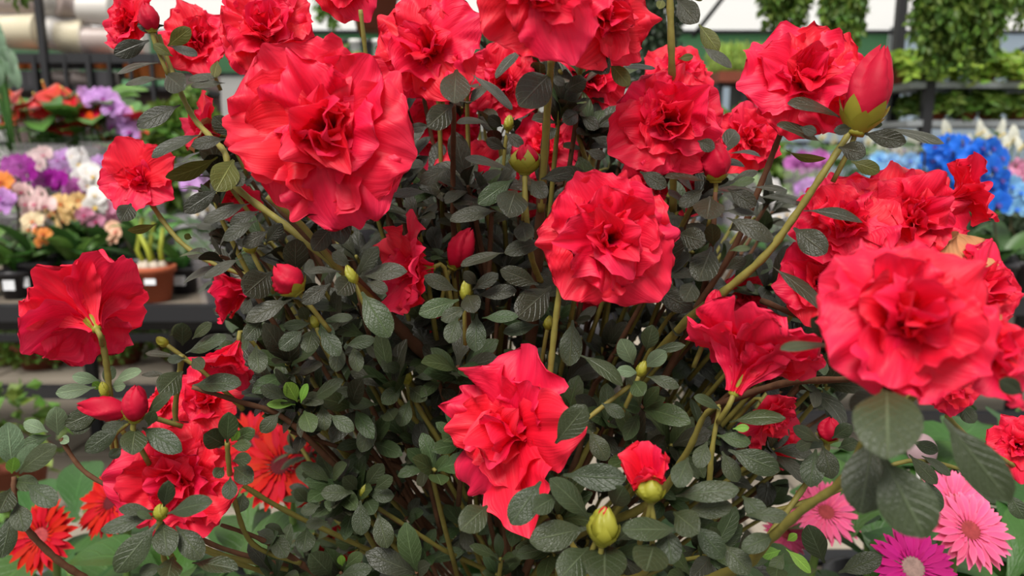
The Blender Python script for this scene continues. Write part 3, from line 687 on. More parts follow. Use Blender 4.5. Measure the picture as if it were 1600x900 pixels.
M_LEAFGI = mat('azalea_leaf_green_mass', srgb(62, 78, 44), .38, .45, .12, var=.2, hue=.02, bump=.5, island=True, vein='leaf')
fol.build('foliage', [M_LEAF, M_LEAFGI, M_LEAFP], az, AZ0, kind='stuff')

# ---- branches: picture points (x, y, depth), start and end radius in px
def branch(pts, r0, r1, m):
    W = [P(*p) for p in pts]
    sp = smooth_path(W, 6); n = len(sp)
    dd = np.interp(np.linspace(0, 1, n), np.linspace(0, 1, len(pts)), [p[2] for p in pts])
    rad = np.linspace(r0, r1, n) * dd / FPX
    rad *= 1 + .12 * np.sin(np.arange(n) * 2.3)
    MB().tube(sp, rad, 9).build('branch', m, az, AZ0)
B0 = (797, 960, .70)
for pts, r0, r1, m in [
 ([B0, (795, 870, .68), (770, 740, .62), (705, 598, .57), (640, 530, .54), (570, 452, .50), (480, 368, .48), (417, 307, .47)], 17, 4.2, M_BARK),
 ([(530, 420, .49), (447, 353, .49), (367, 290, .49), (352, 240, .49), (330, 215, .5), (300, 180, .51), (272, 120, .51), (248, 55, .51)], 6, 3.5, M_STEM),
 ([(600, 485, .51), (527, 417, .48), (470, 350, .47), (417, 307, .46)], 6, 4, M_STEM),
 ([B0, (815, 860, .66), (870, 780, .60), (960, 640, .56), (1060, 515, .50), (1120, 465, .47), (1190, 405, .45), (1240, 340, .44), (1290, 265, .43), (1335, 195, .43)], 9, 5, M_STEM),
 ([B0, (800, 800, .64), (826, 560, .58), (838, 440, .52), (845, 330, .48), (851, 240, .46), (856, 160, .44), (862, 90, .42)], 12, 5, M_BARK),
 ([(845, 330, .478), (851, 240, .458), (856, 160, .438), (862, 90, .418)], 6, 5.5, M_STEM),
 ([(845, 730, .46), (858, 600, .45), (866, 520, .44), (876, 440, .43)], 5, 5, M_STEM),
 ([(1052, 330, .53), (1052, 200, .5), (1050, 110, .455), (1047, 0, .44), (1046, -40, .44)], 6, 5.5, M_STEM),
 ([(835, 760, .50), (858, 712, .465), (905, 665, .455), (985, 602, .455)], 4.5, 3.5, M_STEM),
 ([(1060, 520, .54), (1140, 400, .5), (1190, 285, .48), (1215, 220, .47), (1238, 165, .46)], 5, 4.5, M_BARK),
 ([B0, (860, 905, .62), (1010, 925, .5), (1150, 890, .42), (1200, 845, .38), (1255, 795, .35), (1312, 755, .33), (1350, 690, .31), (1385, 612, .29), (1392, 598, .31)], 9, 6, M_STEM),
 ([B0, (880, 850, .62), (1010, 790, .52), (1070, 712, .46), (1100, 650, .44), (1124, 634, .428)], 9, 3, M_STEM),
 ([(1105, 800, .46), (1108, 760, .44), (1113, 700, .43), (1124, 636, .426)], 6, 3, M_STEM),
 ([(700, 850, .62), (610, 770, .57), (540, 740, .53), (447, 655, .49), (372, 627, .47), (300, 605, .46)], 6, 3.5, M_BARK),
 ([(720, 800, .62), (640, 740, .57), (580, 715, .55), (455, 675, .5)], 6, 3, M_BARK),
 ([(560, 930, .56), (500, 900, .52), (450, 867, .50), (402, 840, .49), (345, 820, .48)], 6, 3, M_BARK),
 ([(760, 890, .62), (695, 860, .57), (640, 825, .54), (590, 793, .52)], 4, 3, M_STEM),
 ([(730, 780, .58), (697, 708, .54), (655, 638, .52), (630, 590, .52)], 5, 3.5, M_STEM),
 ([(720, 520, .58), (712, 430, .55), (708, 330, .52), (708, 250, .5), (709, 165, .46)], 5, 4, M_BARK),
 ([(590, 330, .53), (585, 200, .52), (572, 90, .5), (563, 15, .49)], 4, 3.5, M_STEM),
 ([(960, 420, .58), (915, 250, .54), (885, 150, .52), (875, 110, .5)], 4, 3.5, M_STEM),
 ([B0, (700, 880, .64), (560, 640, .6), (520, 560, .52), (495, 512, .47)], 7, 3, M_BARK),
 ([B0, (740, 820, .64), (650, 690, .60), (600, 600, .58), (560, 460, .46)], 8, 3, M_BARK),
 ([B0, (850, 820, .62), (900, 720, .58), (930, 600, .55), (990, 580, .46)], 7, 3, M_BARK),
 ([B0, (780, 760, .62), (760, 640, .6), (740, 560, .54), (730, 480, .47)], 7, 3.5, M_BARK),
 ([B0, (900, 800, .62), (1010, 640, .58), (1090, 480, .54), (1112, 380, .48), (1118, 300, .47)], 7, 3.5, M_BARK),
 ([(845, 440, .5), (830, 400, .48), (822, 330, .465), (820, 275, .465)], 5, 4, M_STEM),
 ([(870, 800, .5), (900, 860, .45), (930, 870, .4), (940, 848, .375)], 5, 4, M_STEM),
 ([(900, 900, .5), (1000, 900, .42), (1020, 830, .385), (1016, 780, .38)], 5, 4, M_STEM),
 ([(520, 470, .55), (420, 440, .56), (340, 415, .56), (290, 385, .56), (258, 350, .56), (233, 312, .56)], 3.5, 4, M_STEM),
 ([(430, 900, .53), (300, 850, .50), (200, 770, .47), (178, 680, .46), (170, 600, .455), (164, 555, .45), (158, 525, .45)], 4, 5, M_STEM),
 ([(450, 890, .52), (330, 860, .5), (235, 800, .47), (190, 735, .46), (175, 690, .44), (200, 662, .43)], 3.5, 3, M_STEM),
 ([(450, 885, .53), (330, 850, .52), (240, 790, .48), (190, 770, .47), (130, 735, .465), (95, 685, .46)], 4, 3.5, M_BARK),
 ([(170, 930, .43), (130, 902, .42), (90, 875, .41), (45, 830, .40), (24, 790, .40), (22, 745, .40)], 6, 4, M_BARK),
 ([(600, 870, .6), (450, 800, .55), (360, 745, .52), (290, 695, .49), (274, 650, .48), (280, 590, .47), (284, 555, .465)], 4, 4.5, M_STEM),
 ([(380, 640, .49), (350, 610, .48), (310, 575, .47), (284, 560, .465)], 4, 3, M_STEM),
 ([(470, 880, .505), (395, 850, .49), (366, 780, .46), (358, 730, .44), (355, 690, .43)], 4, 4, M_STEM),
 ([(340, 940, .45), (270, 900, .42), (252, 850, .405), (250, 812, .40)], 4, 4, M_STEM),
 ([(1480, 650, .42), (1520, 690, .45), (1570, 720, .48), (1600, 735, .5)], 4, 4, M_STEM),
 ([(1170, 880, .44), (1250, 770, .46), (1282, 720, .46), (1292, 690, .46)], 5, 4, M_STEM),
 ([(1205, 800, .46), (1300, 770, .46), (1420, 720, .45), (1530, 742, .45)], 4, 3, M_STEM),
 ([(1190, 470, .5), (1300, 500, .46), (1400, 420, .45), (1440, 360, .45)], 5, 4, M_BARK),
 ([(1100, 640, .54), (1220, 600, .48), (1350, 590, .4), (1450, 560, .33)], 6, 5, M_BARK),
 ([(640, 300, .55), (600, 285, .52), (560, 250, .48), (520, 230, .47)], 5, 4, M_STEM)]:
    branch(pts, r0, r1, m)

# ================================================================== BACKGROUND PLANTS
rb = np.random.default_rng(23)
def leafcloud(C, S, rng, bias=(0, 0, .4), asp=.6, droop=None):
    """many small folded leaves in one array: centres C (n,3), sizes S (n)"""
    n = len(C)
    T = np.array([[0, 0, 0], [.38, asp / 2, .06], [.38, -asp / 2, .06], [.45, 0, -.05], [1, 0, -.06]])
    a = rng.normal(0, 1, (n, 3)) if droop is None else droop + rng.normal(0, .45, (n, 3))
    a /= np.linalg.norm(a, axis=1, keepdims=True)
    nr = rng.normal(0, .8, (n, 3)) + np.asarray(bias) * 2
    nr -= a * (nr * a).sum(1, keepdims=True); nr /= np.linalg.norm(nr, axis=1, keepdims=True)
    b = np.cross(nr, a)
    R = np.stack([a, b, nr], 2)
    V = np.einsum('nij,kj->nki', R, T) * S[:, None, None] + C[:, None, :]
    F = np.array([[0, 3, 1], [0, 2, 3], [1, 3, 4], [3, 2, 4]])
    F = (F[None] + 5 * np.arange(n)[:, None, None]).reshape(-1, 3)
    return V.reshape(-1, 3), F
def stuff_leaves(name, C, S, m, parent, off, rng, **kw):
    V, F = leafcloud(C, S, rng, **kw)
    return link(name, mesh_data(name, V - off, F, m, None, False), parent, kind='stuff')
def pot_mesh(r, h, k=18, lip=True):
    p = [(0, 0), (r * .72, 0), (r * .95, h * .82)]
    p += [(r * 1.06, h * .82), (r * 1.06, h)] if lip else [(r, h)]
    return MB().lathe(p + [(r * .92, h), (r * .88, h * .85), (0, h * .82)], k)
def strap_leaf(p0, p1, w, sag, rng, m, parent, off, name='leaf', shape=.9):
    p0, p1 = np.asarray(p0, float), np.asarray(p1, float)
    L = np.linalg.norm(p1 - p0); a = unit(p1 - p0)
    n = np.array([0, 0, 1.0]) - a * a[2]
    n = unit(n + rng.normal(0, .15, 3)); n = unit(n - a * (n @ a)); y = np.cross(n, a)
    V, F, U = leaf_grid(rng, L, w, fold=.35, arch=sag, nu=5, nv=9, shape=shape)
    return link(name, mesh_data(name, p0 + V @ np.stack([a, y, n], 1).T - off, F, m, U), parent)

# ---- orchid bloom meshes, one per colour and shared
def bloom_mesh(name, m, lipm, rng):
    mb = MB()
    for k, (a, L, W) in enumerate([(90, .5, .34), (210, .5, .32), (330, .5, .32), (20, .55, .62), (160, .55, .62)]):
        V, F, U = petal(rng, L, W, 1.2, 1.5 + rng.uniform(-.15, .2), 0, .5, cup=.1, ruf=.03, nu=7, nv=7, waves=3)
        mb.add(rotz(V, math.radians(a)), F, U, 0)
    for a in (240, 300, 270):
        V, F, U = petal(rng, .24, .16, .4, 1.0, 0, .6, cup=.5, ruf=.05, nu=5, nv=6)
        mb.add(rotz(V, math.radians(a)) + [0, 0, .01], F, U, 1)
    return mb.data(name, [m, lipm])
OC = {}
POTS = []
def spaced(p, gap):
    p = np.array(p, float); q = p.copy()
    for k in range(400):
        if all((q[0] - a) ** 2 + (q[1] - b) ** 2 > ((gap + g) / 2) ** 2 for a, b, g in POTS): break
        t = k * 2.4; s = .006 * math.sqrt(k); q[0] = p[0] + s * math.cos(t); q[1] = p[1] + abs(s * math.sin(t)) * .9
    POTS.append((q[0], q[1], gap))
    return q
def ocol(key, rgb, tip, lip):
    OC[key] = bloom_mesh('orchid_bloom', petal_mat('orchid_' + key, rgb, tip), petal_mat('orchid_lip_' + key, lip), rb)
ocol('purple', (158, 28, 150), (190, 60, 180), (120, 10, 110)); ocol('lilac', (205, 150, 220), (215, 170, 230), (170, 60, 160)); ocol('white', (240, 238, 236), (250, 250, 250), (220, 190, 90))
ocol('blush', (238, 205, 205), (245, 225, 220), (200, 90, 120)); ocol('cream', (242, 222, 180), (245, 230, 200), (215, 130, 80)); ocol('yellow', (240, 205, 140), (245, 215, 160), (205, 120, 60))
ocol('pink', (228, 150, 185), (238, 190, 205), (190, 60, 110)); ocol('orange', (228, 140, 60), (236, 160, 90), (170, 60, 40)); ocol('blue', (38, 110, 228), (60, 140, 240), (90, 60, 140))
ocol('sky', (130, 190, 240), (200, 228, 248), (60, 120, 220)); ocol('peach', (240, 190, 160), (245, 210, 180), (210, 110, 90)); ocol('orchidpink', (200, 110, 190), (220, 150, 210), (150, 40, 130))
M_OST = mat('orchid_stem', srgb(70, 66, 44), .5, .4)
def orchid(pts, Y, zb, key, bs, label, group=None, potm=None, sleeve=False, tag=False, nleaf=5, lm=None, bx=None, stems=1):
    """pts: bloom centres in the picture, topmost last"""
    rng = np.random.default_rng(int(pts[0][0] * 11 + pts[0][1] * 3))
    W = [ony(x, y, Y + rng.uniform(-.04, .04)) for x, y in pts]
    X = bx if bx is not None else np.mean([w[0] for w in W]) + rng.uniform(-.03, .03)
    base = spaced([X, Y + .03, zb], .122)
    r = empty('orchid_plant', base, label, 'orchid', group)
    h = .11
    pot_mesh(.055, h).build('pot', potm or M_BLACKP, r)
    MB().lathe([(.05, h * .84), (0, h * .9)], 12).build('bark_chips', M_SOIL, r)
    if tag: MB().box((-.012, -.0555, h * .45), (.035, .002, .03)).build('price_label', M_LABEL, r, smooth=False)
    o = base
    for k in range(nleaf):
        a = k * 2.4 + rng.uniform(-.4, .4); L = rng.uniform(.13, .22)
        e = rng.uniform(.25, .9)
        strap_leaf(base + [0, 0, h * .9], base + [math.cos(a) * L * math.cos(e), math.sin(a) * L * math.cos(e), h * .9 + L * math.sin(e)], rng.uniform(.045, .065), rng.uniform(.2, .6), rng, lm or (M_GREEN if k % 2 else M_DGREEN), r, o)
    per = max(1, len(W) // stems)
    for s in range(stems):
        ws = W[s * per:(s + 1) * per] if s < stems - 1 else W[s * per:]
        top = max(w[2] for w in ws)
        c = np.mean(ws, axis=0)
        p = [base + [rng.uniform(-.01, .01), 0, h * .9], base * .6 + c * .4 + [0, .02, .02]]
        p[1][2] = zb + (top - zb) * .5
        order = sorted(ws, key=lambda w: -w[2])
        p += [np.array([order[0][0], Y + .03, top + .01])] + [w + [0, .025, .01] for w in order[1:]]
        MB().tube(smooth_path([x - o for x in p], 5), .0035, 5).build('flower_stem', M_OST, r)
        for w in ws:
            f = unit(np.array([rng.uniform(-.5, .5), -1, rng.uniform(-.2, .45)]))
            M3 = frame_z(f, roll=rng.uniform(-.4, .4)) * bs * rng.uniform(.85, 1.12)
            link('flower', OC[key], r, w - o, M3)
    if sleeve:
        Hs = np.mean([w[2] for w in W]) - zb + .06
        MB().lathe([(.05, 0), (.062, .1), (.088, Hs), (.09, Hs + .01)], 14, m=0).build('plastic_sleeve', M_SLEEVE, r)
    return r
ZL = .73
orchid([(14, 275), (32, 283), (45, 270), (20, 258), (36, 258)], 2.45, ZL, 'purple', .075, 'magenta orchid above the orange one at the photo\'s left edge', sleeve=True)
orchid([(60, 294), (78, 288), (96, 282), (84, 276), (70, 280)], 2.5, ZL, 'purple', .07, 'deep purple orchid between the cream blooms and the white orchid')
orchid([(2, 300), (6, 285)], 2.3, ZL, 'orange', .07, 'orange orchid with two blooms at the left edge')
orchid([(2, 328), (12, 316), (4, 308)], 2.22, ZL, 'lilac', .07, 'pale lilac orchid below the orange orchid', tag=True)
orchid([(46, 335), (42, 318), (36, 300)], 2.3, ZL, 'blush', .062, 'blush pink orchid with three blooms one above another')
orchid([(62, 350), (70, 323), (58, 318), (66, 304)], 2.26, ZL, 'blush', .065, 'white and pink orchid beside the blush pink one', tag=True)
orchid([(48, 358), (52, 345), (62, 340)], 2.2, ZL, 'cream', .06, 'small cream orchid low in front of the blush orchids', bx=-1.52)
orchid([(100, 345), (78, 335), (88, 328), (98, 318)], 2.35, ZL, 'yellow', .068, 'soft yellow orchid left of the tall yellow cluster')
orchid([(105, 338), (128, 330), (112, 322), (124, 312)], 2.42, ZL, 'yellow', .07, 'tall yellow orchid under the white orchid')
orchid([(140, 288), (128, 276), (150, 276), (140, 268), (155, 285)], 2.5, ZL, 'white', .072, 'white orchid with yellow lips left of the single red azalea flower')
orchid([(110, 302), (120, 292), (132, 300)], 2.55, ZL, 'orchidpink', .07, 'mauve orchid behind the tall yellow one')
orchid([(150, 322), (160, 312), (152, 306)], 2.4, ZL, 'white', .07, 'white orchid directly below the upper white one')
orchid([(135, 350), (132, 335), (150, 345)], 2.38, ZL, 'pink', .05, 'pale pink orchid with small blooms under the white ones')
orchid([(172, 350), (178, 335), (170, 325), (182, 318)], 2.42, ZL, 'pink', .06, 'rose pink orchid behind the single red azalea flower')
orchid([(178, 375), (184, 362), (176, 355)], 2.3, ZL, 'peach', .05, 'peach orchid beside the cane plant')
orchid([(66, 378), (70, 366), (62, 362)], 2.18, ZL, 'orange', .04, 'small dark orange orchid hanging low among the pots', bx=-1.38)
for k, (x, y, key, lab) in enumerate([(58, 252, 'blush', 'wrapped blush orchid in the sleeve nearest the magenta orchid'), (95, 256, 'lilac', 'wrapped lilac orchid in the middle clear sleeve'), (120, 250, 'white', 'wrapped white orchid in a clear sleeve behind the white blooms'), (160, 262, 'lilac', 'wrapped lilac orchid just left of the single red azalea flower'), (305, 275, 'lilac', 'wrapped lilac orchid seen between azalea leaves right of the single flower'), (318, 318, 'white', 'wrapped white orchid low behind the left azalea stems')]):
    orchid([(x - 8, y + 14), (x + 6, y + 6), (x - 4, y - 6), (x + 9, y - 10)], 2.82, ZL, key, .07, lab, sleeve=True)
# row of lilac orchid among the anthuriums
orchid([(207, 207), (180, 197), (200, 190), (188, 176), (176, 170), (165, 155), (150, 155), (135, 152)], 3.3, .78, 'lilac', .105, 'arching lilac orchid among the red anthuriums', bx=-1.65, nleaf=6)
# ---- right bench: blue orchids
ZR = .70
for k, (pts, Y, key, bs, lab) in enumerate([
  ([(1368, 268), (1378, 258), (1390, 266), (1372, 248)], 2.7, 'sky', .07, 'light blue orchid nearest the thick green azalea stem'),
  ([(1400, 270), (1408, 256), (1392, 250)], 2.75, 'sky', .07, 'light blue orchid second from the azalea stem'),
  ([(1428, 270), (1436, 258), (1420, 250), (1414, 262)], 2.7, 'sky', .07, 'light blue orchid next to the deep blue ones'),
  ([(1462, 262), (1456, 248), (1464, 238), (1460, 228)], 2.6, 'blue', .075, 'narrow deep blue orchid, first of the deep blue ones'),
  ([(1484, 262), (1478, 246), (1486, 236), (1480, 225)], 2.55, 'blue', .075, 'deep blue orchid with a tall column of blooms'),
  ([(1502, 290), (1496, 275), (1506, 255), (1512, 240), (1500, 228)], 2.5, 'blue', .085, 'deep blue orchid in the middle of its bench'),
  ([(1526, 300), (1522, 280), (1532, 262), (1520, 246), (1530, 232)], 2.45, 'blue', .085, 'deep blue orchid left of the tallest blue one'),
  ([(1556, 318), (1550, 296), (1562, 280), (1548, 262), (1560, 246), (1548, 230)], 2.4, 'blue', .09, 'tallest deep blue orchid with a dark bare stem'),
  ([(1588, 325), (1580, 308), (1596, 300), (1578, 290)], 2.42, 'sky', .075, 'sky blue orchid at the photo\'s right edge'),
  ([(1582, 276), (1594, 268), (1586, 260), (1598, 280)], 2.65, 'pink', .07, 'pink and white orchid above the sky blue one at the right edge'),
  ([(1240, 256), (1252, 248), (1262, 258), (1246, 262)], 3.0, 'orchidpink', .08, 'orchid pink blooms just left of the thick azalea stem'),
  ([(1272, 262), (1284, 252), (1278, 246), (1268, 250)], 2.95, 'orchidpink', .08, 'orchid pink blooms behind the thick azalea stem'),
  ([(1252, 296), (1266, 290), (1276, 298)], 2.6, 'lilac', .07, 'pale lilac orchid low beside the thick azalea stem')]):
    orchid(pts, Y, ZR, key, bs, lab, lm=M_DGREEN if k > 2 else None, sleeve=(k in (1, 12)))
for k, (x, y, lab) in enumerate([(1222, 330, 'wrapped white orchid seen between bush and thick azalea stem'), (1205, 300, 'wrapped white orchid behind the small red side flower')]):
    orchid([(x - 8, y + 10), (x + 8, y + 4), (x, y - 8)], 2.7, ZR, 'white', .07, lab, sleeve=True)

# ---- anthuriums
M_SPATHE = mat('anthurium_spathe', srgb(200, 26, 18), .3, .4, .1, var=.2, hue=.015, island=False)
M_SPATHEP = mat('anthurium_spathe_coral', srgb(222, 66, 60), .3, .4, .1, var=.15, island=False)
M_SPADIX = mat('anthurium_spadix', srgb(235, 205, 110), .5, .4)
M_WSPATHE = mat('peace_lily_spathe', srgb(236, 236, 224), .45, .4, .35)
def heart(rng, L, W):
    V, F, U = leaf_grid(rng, L, W, fold=.3, arch=.3, nu=7, nv=9, shape=.62, pet=.02)
    V = V.copy(); uu = U[:, 0] * 2 - 1
    V[:, 0] -= .22 * L * np.abs(uu) ** 1.2 * (1 - U[:, 1]) ** 2
    return V, F, U
def anthurium(spots, Y, zb, label, nl=34, spm=None, top=None, white=False, cat='anthurium', name='anthurium_plant'):
    rng = np.random.default_rng(int(spots[0][0] * 5 + spots[0][1]))
    W = [ony(x, y, Y - (0 if white else .16) + rng.uniform(-.1, .1)) for x, y, *_ in spots]
    base = spaced([np.mean([w[0] for w in W]), Y, zb], .17)
    r = empty(name, base, label, cat)
    pot_mesh(.075, .13).build('pot', M_BLACKP if white else M_WHITEP, r)
    ztop = max(w[2] for w in W)
    for (spot, w) in zip(spots, W):
        s = (spot[2] if len(spot) > 2 else 40) * Y / FPX
        if white:
            a = unit([rng.uniform(-.3, .3), rng.uniform(-.2, .1), 1]); n = unit(np.array([rng.uniform(-.5, .5), -1, .1])); 
            V, F, U = heart(rng, s, s * .6)
        else:
            a = unit([rng.uniform(-1, 1), -.5, rng.uniform(-.35, .15)]); n = np.array([rng.uniform(-.2, .2), -.8, .8]); s *= 1.05
            V, F, U = heart(rng, s, s * .8)
        n = unit(n - a * (n @ a)); y = np.cross(n, a)
        R3 = np.stack([a, y, n], 1)
        m = M_WSPATHE if white else (M_SPATHEP if rng.random() < .4 else M_SPATHE)
        so = link('flower', mesh_data('spathe', V @ R3.T, F, m, U), r, w - base)
        sa = unit(a * .5 + n)
        MB().tube(smooth_path([(0, 0, 0), sa * s * .25, sa * s * .5 + a * s * .06], 3), np.linspace(.006, .004, 7), 6).build('spadix', M_SPADIX, so)
        MB().tube(smooth_path([np.array([0, 0, .1]), (w - base) * [.6, .6, .55], w - base], 4), .003, 5).build('flower_stem', M_GREEN, r)
    for k in range(nl):
        a_ = rng.uniform(0, 6.28); rr = rng.uniform(.08, .24); zz = rng.uniform(.2, 1.02) * (ztop - zb)
        p = np.array([math.cos(a_) * rr, math.sin(a_) * rr, zz])
        d = unit([math.cos(a_), math.sin(a_) - .3, rng.uniform(-.5, .35)])
        if white: V, F, U = leaf_grid(rng, rng.uniform(.12, .18), rng.uniform(.045, .06), nu=5, nv=8)
        else: V, F, U = heart(rng, rng.uniform(.12, .2), rng.uniform(.09, .14))
        n = np.array([0, -.5, 1.0]); n = unit(n - d * (n @ d)); y = np.cross(n, d)
        lo = link('leaf', mesh_data('leaf', V @ np.stack([d, y, n], 1).T, F, M_GREEN if rng.random() < .8 else M_DGREEN, U), r, p)
        MB().tube(smooth_path([np.array([0, 0, .1]), p * [.3, .3, .6], p], 3), .0025, 5).build('leaf_stalk', M_GREEN, r)
    return r
anthurium([(18, 148, 45), (2, 160, 40), (12, 175, 40), (42, 168, 42), (25, 192, 36), (2, 198, 34)], 3.4, .78, 'red anthurium at the photo\'s left edge behind the orchids')
anthurium([(72, 143, 40), (58, 160, 46), (80, 165, 40), (48, 184, 40), (68, 188, 40), (92, 178, 36)], 3.55, .78, 'red anthurium second from the left edge')
anthurium([(112, 156, 50), (100, 170, 46), (88, 196, 40), (118, 186, 44), (128, 165, 40), (102, 205, 34)], 3.45, .78, 'red anthurium left of the arching lilac orchid')
anthurium([(142, 170, 44), (135, 178, 40), (152, 200, 34), (165, 222, 40)], 3.6, .78, 'coral red anthurium below the lilac orchid blooms')
anthurium([(212, 187, 34), (245, 205, 40), (228, 222, 30)], 3.5, .78, 'red anthurium right of the lilac orchid, mostly leaves')
anthurium([(300, 215, 30), (345, 240, 30)], 3.7, .78, 'leafy anthurium hidden behind the left azalea shoots')
for k, (sp, Y, lab) in enumerate([
  ([(1300, 225, 22), (1328, 232, 20), (1282, 218, 20)], 3.6, 'peace lily left of the thick azalea stem tip'),
  ([(1356, 226, 22), (1378, 236, 26), (1402, 242, 26)], 3.55, 'peace lily directly behind the light blue orchids'),
  ([(1424, 235, 30), (1450, 240, 26), (1432, 222, 20)], 3.6, 'peace lily between light blue and deep blue orchids'),
  ([(1478, 212, 26), (1508, 230, 22), (1527, 212, 26), (1540, 220, 24)], 3.65, 'peace lily behind the deep blue orchids, most white blooms'),
  ([(1556, 215, 30), (1582, 222, 28), (1570, 232, 22), (1592, 235, 24)], 3.6, 'peace lily at the right edge behind the pink orchid')]):
    anthurium(sp, Y, .80, lab, nl=34, white=True, cat='peace lily', name='peace_lily')

# ---- cane plant in terracotta pot on the orchid bench
b = onz(230, 474, ZL); b[1] += .05
r = empty('cane_plant', b, 'plant with yellow-green canes in a labelled terracotta pot on the orchid bench', 'potted plant')
pot_mesh(.062, .105, 24).build('pot', M_TERRA, r)
MB().lathe([(.055, .088), (0, .095)], 14).build('soil', M_SOIL, r)
MB().box((.018, -.0585, .065), (.032, .003, .017)).build('price_label', M_LABEL, r, smooth=False)
M_CANE = mat('yellow_cane', srgb(170, 178, 58), .5, .4, nscale=25, namp=.4)
M_BULB = mat('pale_bulb', srgb(200, 186, 170), .8, .2, nscale=60, namp=.5, bump=.5)
for k in range(7):
    a = k * .9; x, y = .03 * math.cos(a) * (k > 0), .03 * math.sin(a) * (k > 0)
    MB().lathe([(0, .085), (.014, .09), (.016, .1), (.008, .115), (0, .12)], 8, (x, y, 0)).build('bulb', M_BULB, r)
    if k < 4:
        e = np.array([x * 2 - .03 + .02 * k, y * 1.2, .2 + .015 * k])
        MB().tube([(x, y, .1), (x * 1.4 - .01, y, .15), e], [.008, .007, .006], 7).build('cane', M_CANE, r)
        for j in range(4):
            t = rb.uniform(0, 6.28)
            strap_leaf(b + e, b + e + [math.cos(t) * .1, math.sin(t) * .08, rb.uniform(-.02, .07)], .022, .6, rb, M_GREEN, r, b)
# clear-wrapped pot beside it, behind the bush
b = onz(330, 478, ZL); b[1] += .06
r = empty('wrapped_pot_plant', b, 'small plant in a clear plastic wrap right of the cane plant', 'potted plant')
pot_mesh(.045, .08).build('pot', M_BLACKP, r)
MB().lathe([(.05, 0), (.06, .08), (.085, .2)], 14).build('plastic_wrap', M_SLEEVE, r)
for k in range(9):
    a = k * 2.4
    strap_leaf(b + [0, 0, .07], b + [math.cos(a) * .09, math.sin(a) * .09, rb.uniform(.12, .24)], .04, .5, rb, M_GREEN, r, b)
# extra leafy pots that fill the orchid bench
for k, (x, y, lab) in enumerate([(8, 470, 'low strap-leaved seedling pot in the corner of the orchid bench'), (28, 462, 'dark pot with white price label in front of the orchids'), (108, 465, 'broad-leaved young orchid without blooms behind the left azalea flower'), (275, 462, 'leafy green pot plant between cane plant and wrapped plant'), (160, 455, 'young orchid without blooms just left of the cane plant')]):
    b = onz(x, y, ZL); b[1] += .06
    r = empty('leafy_pot_plant', b, lab, 'potted plant')
    pot_mesh(.05, .085).build('pot', M_BLACKP, r)
    MB().box((.01, -.05, .045), (.035, .003, .03)).build('price_label', M_LABEL, r, smooth=False)
    for j in range(8):
        a = j * 2.4; L = rb.uniform(.12, .2)
        strap_leaf(b + [0, 0, .07], b + [math.cos(a) * L * .8, math.sin(a) * L * .8, .08 + L * rb.uniform(.2, .8)], .05, .5, rb, M_GREEN if j % 3 else M_DGREEN, r, b)

# ---- ivy in terracotta bowls on the floor
def ivy_bowl(x, y, r_, h, z, label, m, n=420, trail=.1, up=.16):
    c = onz(x, y, z); rng = np.random.default_rng(int(x + y))
    r = empty('potted_ivy', c, label, 'ivy')
    MB().lathe([(0, 0), (r_ * .7, 0), (r_ * .98, h * .85), (r_ * 1.06, h * .85), (r_ * 1.06, h), (r_ * .93, h), (0, h * .85)], 24).build('pot', m, r)
    t = rng.uniform(0, 6.28, n); q = np.sqrt(rng.uniform(0, 1, n)) * r_ * 1.35
    C = np.stack([q * np.cos(t), q * np.sin(t), h + rng.uniform(0, up, n) * (1 - .5 * q / r_ / 1.35)], 1)
    k = n // 4
    C[:k, 2] = h - rng.uniform(0, trail, k); C[:k, :2] *= (r_ * 1.2 / np.maximum(q[:k], .02))[:, None]
    C[:k, 1] = -np.abs(C[:k, 1])
    stuff_leaves('foliage', C, rng.uniform(.025, .05, n), M_IVY, r, 0, rng, asp=.8)
ivy_bowl(12, 566, .13, .13, 0, 'ivy bowl cut by the left edge under the orchid bench', M_TERRAD)
ivy_bowl(68, 572, .14, .14, 0, 'ivy in a reddish bowl behind the left azalea flower', M_TERRAD)
ivy_bowl(188, 566, .15, .15, 0, 'ivy in a dark terracotta bowl right of the left azalea flower', M_TERRAD)
ivy_bowl(285, 560, .14, .14, 0, 'ivy bowl half hidden by azalea leaves under the bench', M_TERRAD)
ivy_bowl(355, 556, .14, .14, 0, 'ivy bowl deepest behind the azalea under the bench', M_TERRAD)
c = ony(2, 640, 1.75)
r = empty('trailing_ivy', (c[0], c[1], .3), 'ivy trailing down at the left edge above the floor', 'ivy')
MB().lathe([(0, 0), (.07, 0), (.09, .1), (.1, .1), (.1, .12), (.085, .12), (0, .1)], 20).build('pot', M_TERRAD, r)
MB().lathe([(0, -.3), (.09, -.3), (.09, -.29), (.05, -.27), (.05, -.01), (.07, 0), (0, 0)], 16).build('plinth', M_STEEL, r)
n = 260; C = np.stack([rb.normal(0, .075, n), rb.normal(-.03, .06, n), rb.uniform(-.05, .3, n)], 1)
stuff_leaves('foliage', C, rb.uniform(.025, .045, n), M_IVY, r, 0, rb, asp=.8)

